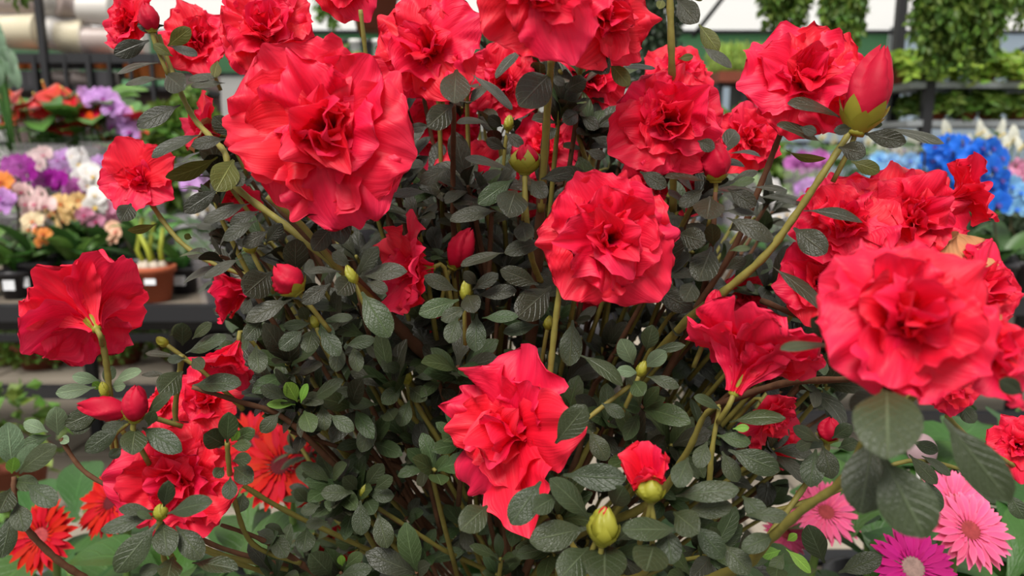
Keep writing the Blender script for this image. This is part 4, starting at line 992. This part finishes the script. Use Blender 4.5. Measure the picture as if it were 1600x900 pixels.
# ---- hanging plants at the right and in the middle
def hanging(x, ytop, ybot, w, Y, label, m, n, size, pot=True, hang=3.6, potm=None, taper=.6):
    top = ony(x, ytop, Y); bot = ony(x, ybot, Y); R = w / 2 * Y / FPX
    rng = np.random.default_rng(int(x * 3 + w))
    r = empty('hanging_basket', (top[0], top[1], top[2]), label, 'hanging plant')
    H = top[2] - bot[2]
    MB().lathe([(0, -.02), (R * .5, -.02), (R * .75, .12), (R * .8, .12), (R * .8, .14), (R * .68, .14), (0, .11)], 20).build('pot', potm or M_TERRAD, r)
    for k in range(3):
        a = k * 2.094
        MB().tube([(R * .75 * math.cos(a), R * .75 * math.sin(a), .13), (0, 0, .55)], .003, 5).build('hanger_wire', M_STEEL, r)
    MB().tube([(0, 0, .55), (0, 0, hang - top[2])], .003, 5).build('hanger_wire', M_STEEL, r)
    # trailing strands
    ns = max(30, n // 40); per = n // ns
    Cs = []
    for k in range(ns):
        a = rng.uniform(0, 6.28); q = R * math.sqrt(rng.uniform(.05, 1)); l = H * rng.uniform(.55, 1.08) * (1 - .25 * q / R)
        t = rng.uniform(0, 1, per)
        z = .16 - t * (l + .16)
        wob = .06 * R * np.sin(t * 9 + a)
        Cs.append(np.stack([q * math.cos(a) * (1 - (1 - taper) * t ** 2) + wob + rng.normal(0, .05 * R, per), q * math.sin(a) * (1 - (1 - taper) * t ** 2) + rng.normal(0, .05 * R, per), z], 1))
    C = np.concatenate(Cs)
    stuff_leaves('foliage', C, rng.uniform(.7, 1.3, len(C)) * size, m, r, 0, rng, bias=(0, -.3, .2), droop=np.array([0, -.2, -.9]))
hanging(1232, -60, 62, 96, 3.4, 'hanging basket of small dark leaves above the top right azalea flower', M_IVY, 4200, .034)
hanging(1325, -60, 95, 86, 3.3, 'hanging basket of small leaves between white sheeting and the first basket', M_IVY, 4200, .034)
hanging(1510, -80, 130, 165, 3.0, 'largest hanging basket trailing over the fern shelf', M_IVY, 9000, .034)
hanging(1600, -90, 45, 70, 3.5, 'hanging basket of ivy at the top right corner', M_IVY, 1600, .038)
hanging(1020, -40, 150, 118, 2.7, 'dark trailing plant in a hanging basket behind the top azalea flowers', M_IVYD, 5200, .024)
hanging(508, -60, 62, 46, 4.2, 'small hanging ivy between the two upper left azalea flowers', M_IVY, 900, .035)
hanging(22, -70, 14, 60, 2.6, 'hanging ivy at the top left corner', M_IVY, 500, .03)
# bare terracotta hanging pot
c = ony(586, 48, 2.6)
r = empty('hanging_pot', c, 'plain terracotta hanging pot behind the top azalea flowers', 'pot')
pot_mesh(.085, .13, 22).build('pot_body', M_TERRAD, r)
for k in range(3): MB().tube([(.085 * math.cos(k * 2.09), .085 * math.sin(k * 2.09), .125), (0, 0, .5)], .002, 5).build('hanger_wire', M_STEEL, r)
MB().tube([(0, 0, .5), (0, 0, 3.4 - c[2])], .002, 5).build('hanger_wire', M_STEEL, r)

# ---- fern rack at the right
YR = 4.7
zs1 = ony(1500, 195, YR)[2]; zs2 = ony(1440, 138, YR)[2]
xl = ony(1388, 195, YR)[0]; xr = 4.4
r = empty('plant_rack', ((xl + xr) / 2, YR, 0), 'tall steel rack of ferns behind the peace lilies', 'rack')
o = np.array([(xl + xr) / 2, YR, 0])
for z in (zs1, zs2, zs1 - .32): MB().box(((xl + xr) / 2, YR, z), (xr - xl, .45, .035)).build('shelf', M_GREY, r, o, False)
for x in (ony(1422, 150, YR)[0], xr):
    for y in (-.2, .2): MB().box((x, YR + y, 1.35), (.055, .055, 2.7)).build('post', M_STEEL, r, o, False)
def fern(c, R, label, m, potm, nf=46, droop=.72):
    rng = np.random.default_rng(int(abs(c[0] * 977 + c[2] * 131)))
    r = empty('potted_fern', c, label, 'fern')
    pot_mesh(.07, .12).build('pot', potm, r)
    Cs = []; As = []
    for k in range(nf):
        a = rng.uniform(0, 6.28); L = R * rng.uniform(.7, 1.15); up = rng.uniform(.2, .8)
        t = np.repeat(np.linspace(.1, 1, 16), 2)
        q = t * L; z = .12 + up * L * t - droop * L * t ** 2.2
        sd_ = np.tile([-1, 1], 16)
        p = np.stack([q * math.cos(a), q * math.sin(a), z], 1)
        Cs.append(p); As.append(np.stack([-math.sin(a) * sd_ + .5 * math.cos(a), math.cos(a) * sd_ + .5 * math.sin(a), -.2 + 0 * t], 1))
    C = np.concatenate(Cs); A = np.concatenate(As)
    stuff_leaves('fronds', C, rng.uniform(.05, .085, len(C)), m, r, 0, rng, asp=.4, droop=A * 1.5, bias=(0, -.2, .6))
for x, z, R, lab, m in [(1405, zs2, .27, 'arching fern at the open end of the upper rack shelf', M_FERN), (1450, zs2, .27, 'fern beside the post on the upper rack shelf', M_FERN), (1530, zs2, .27, 'bright fern behind the largest hanging basket', M_FERN), (1585, zs2, .27, 'bright fern at the right edge on the upper shelf', M_FERN),
                        (1460, zs1, .19, 'dark fern beside the post on the lower rack shelf', M_IVY), (1508, zs1, .19, 'dark fern in a red pot on the lower shelf', M_IVY), (1545, zs1, .19, 'middle fern on the lower shelf in a red pot', M_IVY), (1588, zs1, .19, 'bright green fern at the right edge on the lower shelf', M_FERN)]:
    c = ony(x, 190, YR - .05); c[2] = z + .02
    fern(c, R, lab, m, M_TERRA if z == zs1 else M_TERRAD)
for x, m, rr, lab in [(1388, M_PURPLEP, .05, 'purple pot at the end of the bottom rack shelf'), (1402, M_PURPLEP, .05, 'purple pot second on the bottom rack shelf'), (1438, M_PURPLEP, .055, 'purple pot right of the rack post'), (1456, M_BLACKP, .05, 'dark pot between purple and white pots'), (1470, M_BLACKP, .05, 'dark pot touching the white pots'), (1492, M_WHITEP, .05, 'first white pot on the bottom rack shelf'), (1506, M_WHITEP, .05, 'second white pot on the bottom rack shelf'), (1520, M_WHITEP, .05, 'third white pot on the bottom rack shelf')]:
    c = ony(x, 205, YR - .1); c[2] = zs1 - .30
    r = empty('flower_pot', c, lab, 'pot')
    pot_mesh(rr, .15, 16).build('pot_body', m, r)

# ---- lime seedlings and buckets in the far middle
YM = 6.8
for k, (x0, x1, lab) in enumerate([(1112, 1160, 'tray of lime green seedlings beyond the right azalea flowers'), (1162, 1210, 'tray of lime seedlings just left of the top right azalea flower')]):
    c0, c1 = ony(x0, 124, YM), ony(x1, 124, YM); c = (c0 + c1) / 2
    r = empty('seedling_tray', (c[0], YM, 0), lab, 'seedlings')
    w = c1[0] - c0[0]
    MB().box((0, 0, c[2]), (w, .5, .09)).build('tray', M_TERRAD, r, smooth=False)
    for xx in (-w / 2 + .03, w / 2 - .03): MB().box((xx, 0, (c[2] - .05) / 2), (.04, .4, c[2] - .05)).build('leg', M_STEEL, r, smooth=False)
    n = 900; C = np.stack([rb.uniform(-w / 2, w / 2, n), rb.uniform(-.25, .25, n), c[2] + .05 + rb.uniform(0, .19, n)], 1)
    stuff_leaves('foliage', C, rb.uniform(.05, .09, n), M_LIME, r, 0, rb, asp=.25, droop=np.array([0, 0, 1.5]))
c = ony(1130, 158, 4.2)
for k, (x, m, lab) in enumerate([(1126, M_WRAPB, 'greyish bucket behind the right azalea flowers'), (1146, mat('dark_red_plastic', srgb(92, 36, 46), .4, .5), 'dark red bucket between grey and blue buckets'), (1168, mat('navy_plastic', srgb(52, 58, 96), .4, .5), 'navy blue bucket left of the top right azalea flower')]):
    c = ony(x, 165, 4.0); c[2] = .82 + .36
    r = empty('bucket', c, lab, 'bucket')
    MB().lathe([(0, 0), (.05, 0), (.062, .17), (.068, .17), (.068, .185), (.058, .185), (.048, .02), (0, .02)], 18).build('bucket_body', m, r)
    MB().tube(smooth_path([(-.06, 0, .16), (0, -.06, .1), (.06, 0, .16)], 5), .002, 5).build('handle', M_STEEL, r)
r = empty('stand', ony(1147, 165, 4.0) * [1, 1, 0], 'plain stand under the three buckets', 'stand')
MB().box((0, 0, 1.16), (.32, .2, .03)).build('stand_top', M_GREY, r, smooth=False)
for x in (-.14, .14): MB().box((x, 0, .575), (.03, .03, 1.15)).build('leg', M_STEEL, r, smooth=False)

# ---- storage rack with wrapped cups at the upper left
YK = 5.0
k1 = YK / FPX
zsh = ony(60, 88, YK)[2]
r = empty('storage_rack', (ony(60, 88, YK)[0], YK, 0), 'black steel rack with railing behind the anthuriums', 'rack')
o = np.array([ony(60, 88, YK)[0], YK, 0])
xa, xb = ony(-60, 88, YK)[0], ony(300, 88, YK)[0]
for k in range(5): MB().box(((xa + xb) / 2, YK - .02 + .11 * k, zsh - .02), (xb - xa, .03, .03)).build('shelf_slat', M_STEEL, r, o, False)
zlow = ony(60, 138, YK + .2)[2]
MB().box(((xa + xb) / 2, YK + .2, zlow - .02), (xb - xa, .5, .03)).build('shelf', M_STEEL, r, o, False)
MB().box(((xa + xb) / 2, YK + .44, zsh / 2), (xb - xa, .012, zsh - .1)).build('clutter_backdrop', mat('clutter_backdrop_brown', srgb(120, 104, 100), .6, .3, nscale=3, namp=.6), r, o, False)  # added sheet standing in for dark clutter, covers the bright wall behind
MB().box(((xa + xb) / 2, YK - .06, zsh - .02), (xb - xa, .03, .06)).build('top_rail', M_STEEL, r, o, False)
for x, w in ((72, .04), (55, .028), (103, .02), (140, .03), (172, .02), (205, .02), (238, .02)):
    X = ony(x, 100, YK - .06)[0]
    z1 = 2.6 if x == 72 else zsh
    MB().box((X, YK - .07, z1 / 2), (w, w, z1)).build('rail_post', M_STEEL, r, o, False)
def cups(x, y, w, h, Y, m, label, yaw=0., n=9):
    c = ony(x, y + h / 2, Y); Wd, H = w * Y / FPX, h * Y / FPX
    if y > 100: c[2] = zlow
    r = empty('wrapped_cup_stack', c, label, 'cups')
    R = H / 2
    prof = [(0, 0), (R * .78, 0)]
    nb = n
    for i in range(nb):
        t = i / nb
        rr = R * (.82 + .16 * t)
        prof += [(rr, t * Wd + .004), (rr * 1.04, (i + .5) / nb * Wd), (rr, (i + .96) / nb * Wd)]
    prof += [(R * .9, Wd), (R * .3, Wd * 1.02), (0, Wd * 1.02)]
    Rm = np.array([[0, 0, 1], [0, 1, 0], [-1, 0, 0]]) @ np.eye(3)
    c_, s_ = math.cos(yaw), math.sin(yaw)
    Rm = np.array([[c_, -s_, 0], [s_, c_, 0], [0, 0, 1]]) @ Rm
    MB().lathe(prof, 20, Rm @ np.array([0, 0, -Wd / 2]) + [0, 0, R], R=Rm).build('cup_stack', m, r)
    MB().lathe([(R * 1.0, -.01), (R * 1.06, .0), (R * 1.08, Wd), (R * .6, Wd * 1.06), (R * .1, Wd * 1.1)], 16, Rm @ np.array([0, 0, -Wd / 2]) + [0, 0, R], R=Rm).build('plastic_wrap', M_SLEEVE, r)
for x, y, w, h, m, lab, yw in [(30, 52, 74, 54, M_WRAPC, 'cream cup stack wrapped in plastic on the rack, left of the thick post', 0), (88, 56, 32, 52, M_WRAP, 'short white cup stack just right of the thick rack post', .5), (118, 60, 40, 54, M_WRAPC, 'beige cup stack in the middle of the rack shelf', .1), (156, 66, 44, 44, M_WRAPB, 'brownish cup stack left of the top left azalea flower', .3),
                           (205, 70, 46, 44, M_WRAP, 'white cup stack behind the top left azalea flower', .2),
                           (35, 2, 76, 50, M_WRAPB, 'grey brown cup stack on top, left of the thick post', 0), (86, 4, 40, 52, M_WRAP, 'white cup stack on top behind the thick post', .4), (116, 6, 46, 52, M_WRAPB, 'brown and white cup stack on top of the beige one', .9), (152, 18, 46, 48, M_WRAP, 'white cup stack on top touching the top left azalea flower', .2)]:
    cups(x, y, w, h, YK + .12, m, lab, yw)
for x, w, h, m, lab in [(34, 24, 17, M_TERRAO, 'orange pot under the cream cup stack'), (55, 24, 17, M_TERRAO, 'orange pot next to the thick rack post'), (160, 28, 16, M_TERRAO, 'orange pot under the brownish cup stack'), (208, 26, 40, M_TERRAO, 'tall orange pot, first of three on the green tray'), (230, 26, 40, M_TERRAO, 'tall orange pot in the middle of the green tray'), (253, 26, 40, M_TERRAO, 'tall orange pot at the end of the green tray')]:
    R = w / 2 * YK / FPX; H = (h if h < 20 else 26) * YK / FPX
    c = ony(x, 100, YK + .1); c = ony(x, 122 if h > 20 else 108, YK - .0); c[2] = max(c[2], zlow + .03)
    r = empty('stacked_pot', c, lab, 'pot')
    pot_mesh(R, H, 18).build('pot_body', m, r)
    MB().box((0, 0, -(c[2] - zlow + .02) / 2), (R * 1.8, R * 1.6, c[2] - zlow - .01)).build('crate', M_BLACKP if h < 20 else M_SCREEN, r, smooth=False)
for x, y, w, h, m, lab in [(105, 118, 36, 28, M_WRAPB, 'pinkish wrapped cup stack low on the rack behind the railing'), (135, 122, 34, 26, M_WRAPB, 'greyish wrapped cup stack low behind the middle rail posts'), (165, 122, 34, 26, M_WRAP, 'whitish wrapped cup stack low left of the orange pots'), (85, 122, 28, 24, M_WRAPB, 'dim wrapped cup stack low beside the thick post'), (30, 124, 40, 22, M_WRAPB, 'dim wrapped cup stack low at the left of the rack')]:
    cups(x, y, w, h, YK + .2, m, lab, .5)
# glossy pale plant at the left edge
c = ony(5, 125, 3.1)
r = empty('broad_leaf_plant', (c[0], c[1], .78), 'tall grey green broad-leaved plant at the upper left edge', 'plant')
M_GGREEN = mat('grey_green_leaf', srgb(130, 158, 130), .35, .5, .2)
pot_mesh(.08, .14).build('pot', M_BLACKP, r)
bb = np.array([c[0], c[1], .78])
for k in range(9):
    e = ony(rb.uniform(-30, 34), rb.uniform(30, 110), 3.1)
    MB().tube(smooth_path([np.array([0, 0, .1]), (e - bb) * [.3, .3, .6], e - bb + [-.04, 0, .02]], 3), .005, 5).build('leaf_stalk', M_GREEN, r)
    strap_leaf(e + [-.05, 0, .04], e + [rb.uniform(.02, .09), -.05, -.1], .05, .7, rb, M_GGREEN, r, bb)
# small far pots seen in the gap between the upper flowers
r = empty('plant_stand', ony(550, 96, 5.2) * [1, 1, 0], 'far table with black and white pots between the upper azalea flowers', 'table')
zt = ony(550, 97, 5.2)[2]
MB().box((0, 0, zt - .02), (.7, .4, .03)).build('table_top', M_GREY, r, smooth=False)
for x in (-.3, .3): MB().box((x, 0, zt / 2 - .02), (.04, .3, zt - .04)).build('leg', M_STEEL, r, smooth=False)
for x, m, lab in [(520, M_WHITEP, 'white pot on the far table, first from the big azalea flower'), (538, M_BLACKP, 'black pot on the far table between white pots'), (556, M_WHITEP, 'white pot in the middle of the far table'), (574, M_BLACKP, 'black pot on the far table left of the azalea stem'), (592, M_WHITEP, 'white pot at the end of the far table')]:
    c = ony(x, 97, 5.1); c[2] = zt
    r = empty('flower_pot', c, lab, 'pot'); pot_mesh(.04, .13, 14).build('pot_body', m, r)

# ---- bushy foliage plants that close the view between the benches
for k, (x, y0, y1, w, Y, m, lab) in enumerate([(285, 150, 330, 110, 3.2, M_IVY, 'bushy foliage plant behind the left azalea shoots'), (400, 230, 420, 150, 3.2, M_IVYD, 'bushy dark plant behind the big left azalea flower'), (545, 100, 300, 130, 3.6, M_IVY, 'bushy plant below the far table with pots'), (1165, 190, 330, 120, 3.3, M_IVY, 'bushy plant behind the small red side flower'), (1250, 268, 330, 110, 3.3, M_IVY, 'low bushy plant under the orchid pink blooms'), (700, 250, 480, 230, 3.0, M_IVYD, 'dark bushy plant behind the middle of the azalea'), (930, 250, 480, 230, 3.1, M_IVYD, 'dark bushy plant behind the azalea stems'), (1560, 350, 405, 160, 2.9, M_IVYD, 'low dark foliage under the blue orchids')]):
    a_, b_ = ony(x, y0, Y), ony(x, y1, Y); R = w / 2 * Y / FPX; rng = np.random.default_rng(900 + k)
    zb = .70 if b_[2] > .7 else max(b_[2] - .1, 0)
    g0 = .70 if k == 7 else 0.
    r = empty('bushy_plant', (a_[0], Y, 0), lab, 'plant')
    MB().lathe([(0, g0), (.12, g0), (.13, g0 + (b_[2] - g0) * .6), (.15, g0 + (b_[2] - g0) * .6), (.15, b_[2]), (.13, b_[2]), (0, b_[2] - .03)], 18).build('planter', M_BLACKP, r)
    H = a_[2] - b_[2]; n = int(2600 * min(1.5, (H * R) / .12 + .3))
    u = rng.normal(0, 1, (n, 3)); u /= np.linalg.norm(u, axis=1, keepdims=True); u *= rng.uniform(.35, 1.05, (n, 1)) ** .5
    lump = 1 + .25 * np.sin(u[:, 0] * 6 + k) * np.cos(u[:, 2] * 7)
    C = u * lump[:, None] * [R, R * .8, H / 2] + [0, 0, (a_[2] + b_[2]) / 2]
    stuff_leaves('foliage', C, rng.uniform(.04, .08, n), m, r, 0, rng, bias=(0, -.4, .5))
    for j in range(5): MB().tube(smooth_path([np.array([0, 0, b_[2] - .03]), np.array([rng.uniform(-.4, .4) * R, 0, b_[2] + H * .4]), np.array([rng.uniform(-.8, .8) * R, rng.uniform(-.4, .4) * R, b_[2] + H * .8])], 3), .008, 5).build('stem', M_BARK, r)
# ================================================================== GERBERAS
def gmat(n, rgb, tip): return mat(n, srgb(*rgb), .6, .15, .15, tcol=srgb(*tip), var=.1, hue=.006, island=False, bump=.25, vein='petal')
GR = gmat('gerbera_red', (182, 6, 8), (192, 12, 12)); GP = gmat('gerbera_pink', (240, 92, 140), (246, 150, 180)); GMg = gmat('gerbera_magenta', (186, 26, 118), (200, 40, 130))
M_GD = mat('gerbera_disc_dark', srgb(96, 20, 28), .8, .2, nscale=300, namp=.9, bump=1.0)
M_GDP = mat('gerbera_disc_rose', srgb(176, 70, 72), .8, .2, nscale=300, namp=.9, bump=1.0)
M_GDW = mat('gerbera_disc_whitish', srgb(170, 140, 130), .8, .2, nscale=300, namp=1.0, bump=1.0)
M_GST = mat('gerbera_stem', srgb(112, 140, 70), .5, .4, nscale=40, namp=.3)
M_GLF = mat('gerbera_leaf', srgb(60, 98, 40), .42, .45, .25, var=.25, hue=.015, bump=.6, island=False, vein='leaf', va=.3)
GPM = {}
def gpetals(m):
    if m.name not in GPM:
        out = []
        rng = np.random.default_rng(4)
        for k in range(3):
            V, F, U = petal(rng, 1.0, .24, 1.25, 1.6 + .1 * k, 0, .5, cup=.15, ruf=.03, nu=5, nv=8, waves=2, curl=.2)
            out.append(mesh_data('ray_petal', V, F, m, U))
        GPM[m.name] = out
    return GPM[m.name]
def gerbera(x, y, d, Rpx, face, pm, dm, label, nleaf=6, base=None, leafpts=None, disc=.26, lm=None):
    rng = np.random.default_rng(int(x * 3 + y))
    c = P(x, y, d); R = Rpx * d / FPX
    b = np.array([c[0] + rng.uniform(-.02, .02), c[1] + .03, .48]) if base is None else np.array(base)
    r = empty('gerbera_plant', b, label, 'gerbera')
    pot_mesh(.06, .1).build('pot', M_BLACKP, r)
    M3 = frame_z(cdir(face), roll=rng.uniform(0, 1))
    mb = MB().lathe([(0, -.14 * R), (.1 * R, -.12 * R), (.2 * R, -.02 * R), (disc * R, .02 * R), (disc * .97 * R, .07 * R), (disc * .75 * R, .10 * R), (disc * .35 * R, .075 * R), (0, .06 * R)], 20)
    fo = link('flower_head', mb.data('disc', dm), r, c - b, M3)
    for row, (n, s, zz, til) in enumerate([(24, .86, 0, 0), (22, .78, .03, .18), (20, .3, .06, .4)]):
        for k in range(n):
            a = k * 2 * PI / n + row * .13 + rng.uniform(-.04, .04)
            sc = R * s * rng.uniform(.93, 1.05)
            tl = til + rng.uniform(-.07, .07)
            Rz = Matrix.Rotation(a, 4, 'Z') @ Matrix.Translation((R * (disc - .08), 0, R * zz)) @ Matrix.Rotation(-tl, 4, 'Y') @ Matrix.Diagonal((sc, sc * (1.0 if row < 2 else .9), sc, 1))
            o = bpy.data.objects.new('ray_petal', gpetals(pm)[(k + row) % 3]); COL.objects.link(o); o.parent = fo; o.matrix_local = Rz
    ax = M3[:, 2]
    MB().tube(smooth_path([np.array([0, 0, .08]), (c - b) * [.4, .4, .55], c - b - ax * R * .5 - [0, 0, .01], c - b - ax * R * .1], 4), .0042, 8).build('flower_stem', M_GST, r)
    for k in range(nleaf):
        a = k * 2.4 + rng.uniform(-.3, .3); L = rng.uniform(.11, .17)
        strap_leaf(b + [0, 0, .09], b + [math.cos(a) * L, math.sin(a) * L, .09 + rng.uniform(.01, .10)], rng.uniform(.055, .075), rng.uniform(.4, .8), rng, lm or M_GLF, r, b)
    return r
gerbera(66, 838, .80, 56, (-.1, .35, 1), GR, M_GDP, 'bright red gerbera with pinkish centre at the lower left corner')
gerbera(176, 785, .84, 58, (-.3, .5, .8), GR, M_GD, 'red gerbera half hidden behind the lower left azalea flower')
gerbera(440, 728, .78, 70, (-.05, .5, .85), GR, M_GD, 'large red gerbera with dark centre left of the bush')
gerbera(395, 690, .95, 52, (0, .5, .8), GR, M_GD, 'red gerbera peeping out behind the large dark-centred one')
gerbera(520, 775, .86, 62, (.1, .35, .9), GR, M_GD, 'red gerbera among azalea leaves right of the large one')
gerbera(530, 838, .90, 52, (0, .3, 1), GR, M_GD, 'lowest red gerbera behind the azalea leaves')
gerbera(1514, 830, .62, 63, (.05, .55, .85), GP, M_GDP, 'light pink gerbera with rose centre at the lower right', disc=.27)
gerbera(1490, 785, .68, 52, (-.2, .5, .8), GP, M_GDP, 'pink gerbera tucked behind the light pink one')
gerbera(1425, 888, .58, 62, (-.05, .5, .85), GMg, M_GDW, 'magenta gerbera with whitish centre at the bottom edge', disc=.3)
gerbera(1290, 802, .74, 54, (-.1, .6, .7), GP, M_GDP, 'pink gerbera half hidden under the foreground azalea leaves')
gerbera(1228, 835, .80, 36, (-.1, .5, .8), GP, M_GDP, 'small pink gerbera low between the azalea stems')
# leafy gerberas and green plants without a visible bloom
for k, (x, y, d, lab) in enumerate([(110, 838, .92, 'leafy green plant behind the lower left gerberas'), (300, 880, .78, 'leafy green plant under the lower left azalea flower'), (390, 860, .85, 'broad-leaved green plant under the large red gerbera'), (700, 880, .92, 'green plant seen between the azalea trunks'), (620, 900, .85, 'green plant at the bottom edge left of the trunk'),
                                  (1400, 800, .80, 'green plant behind the big foreground azalea leaves'), (1560, 720, .88, 'pale green plant at the right edge above the pink gerberas'), (1560, 880, .68, 'green plant in the lower right corner'), (1320, 870, .70, 'green plant left of the magenta gerbera'), (1480, 690, .95, 'light green plant behind the right foreground leaf'), (1000, 880, .95, 'green plant behind the lower azalea buds'), (1560, 640, .98, 'green plant under the blurred right azalea flower'), (20, 850, .98, 'green plant at the lower left edge'), (1380, 700, .98, 'green plant deep between the right azalea branches')]):
    c = P(x, y, d); b = np.array([c[0], c[1], .48]); rng = np.random.default_rng(700 + k)
    r = empty('leafy_plant', b, lab, 'plant')
    pot_mesh(.06, .1).build('pot', M_BLACKP, r)
    zt = max(c[2] - .48 + .03, .12)
    for j in range(16):
        a = j * 2.4 + rng.uniform(-.3, .3); L = rng.uniform(.07, .13); h0 = rng.uniform(.45, 1.0) * zt
        p0 = b + [math.cos(a) * .025, math.sin(a) * .025, h0 - .02]
        strap_leaf(p0, p0 + [math.cos(a) * L, math.sin(a) * L, rng.uniform(-.02, .06)], rng.uniform(.05, .07), rng.uniform(.3, .8), rng, M_GLF, r, b)
    for j in range(3): MB().tube(smooth_path([np.array([0, 0, .08]), np.array([rng.uniform(-.02, .02), rng.uniform(-.02, .02), zt * .4]), np.array([rng.uniform(-.03, .03), rng.uniform(-.03, .03), zt * .7])], 3), .0032, 6).build('stem', M_GST, r)
# small round paper plant label at the lower right
c = P(1440, 703, .68)
r = empty('plant_label', c, 'round pinkish plant tag behind the foreground azalea leaves', 'plant label')
MB().lathe([(0, -.001), (.0150, -.001), (.0150, .001), (0, .001)], 24, R=frame_z(cdir((.1, .2, 1)))).build('tag_disc', mat('tag_paper', srgb(150, 126, 130), .6, .3), r)
MB().tube([(0, .002, -.014), (.005, .004, .49 - c[2])], .002, 5).build('tag_stick', M_WHITEP, r)
print('leaves', len(LOG), 'petals', n_pet[0], 'objects', len(bpy.data.objects), 'tris', sum(len(o.data.polygons) for o in bpy.data.objects if o.type == 'MESH') * 2)
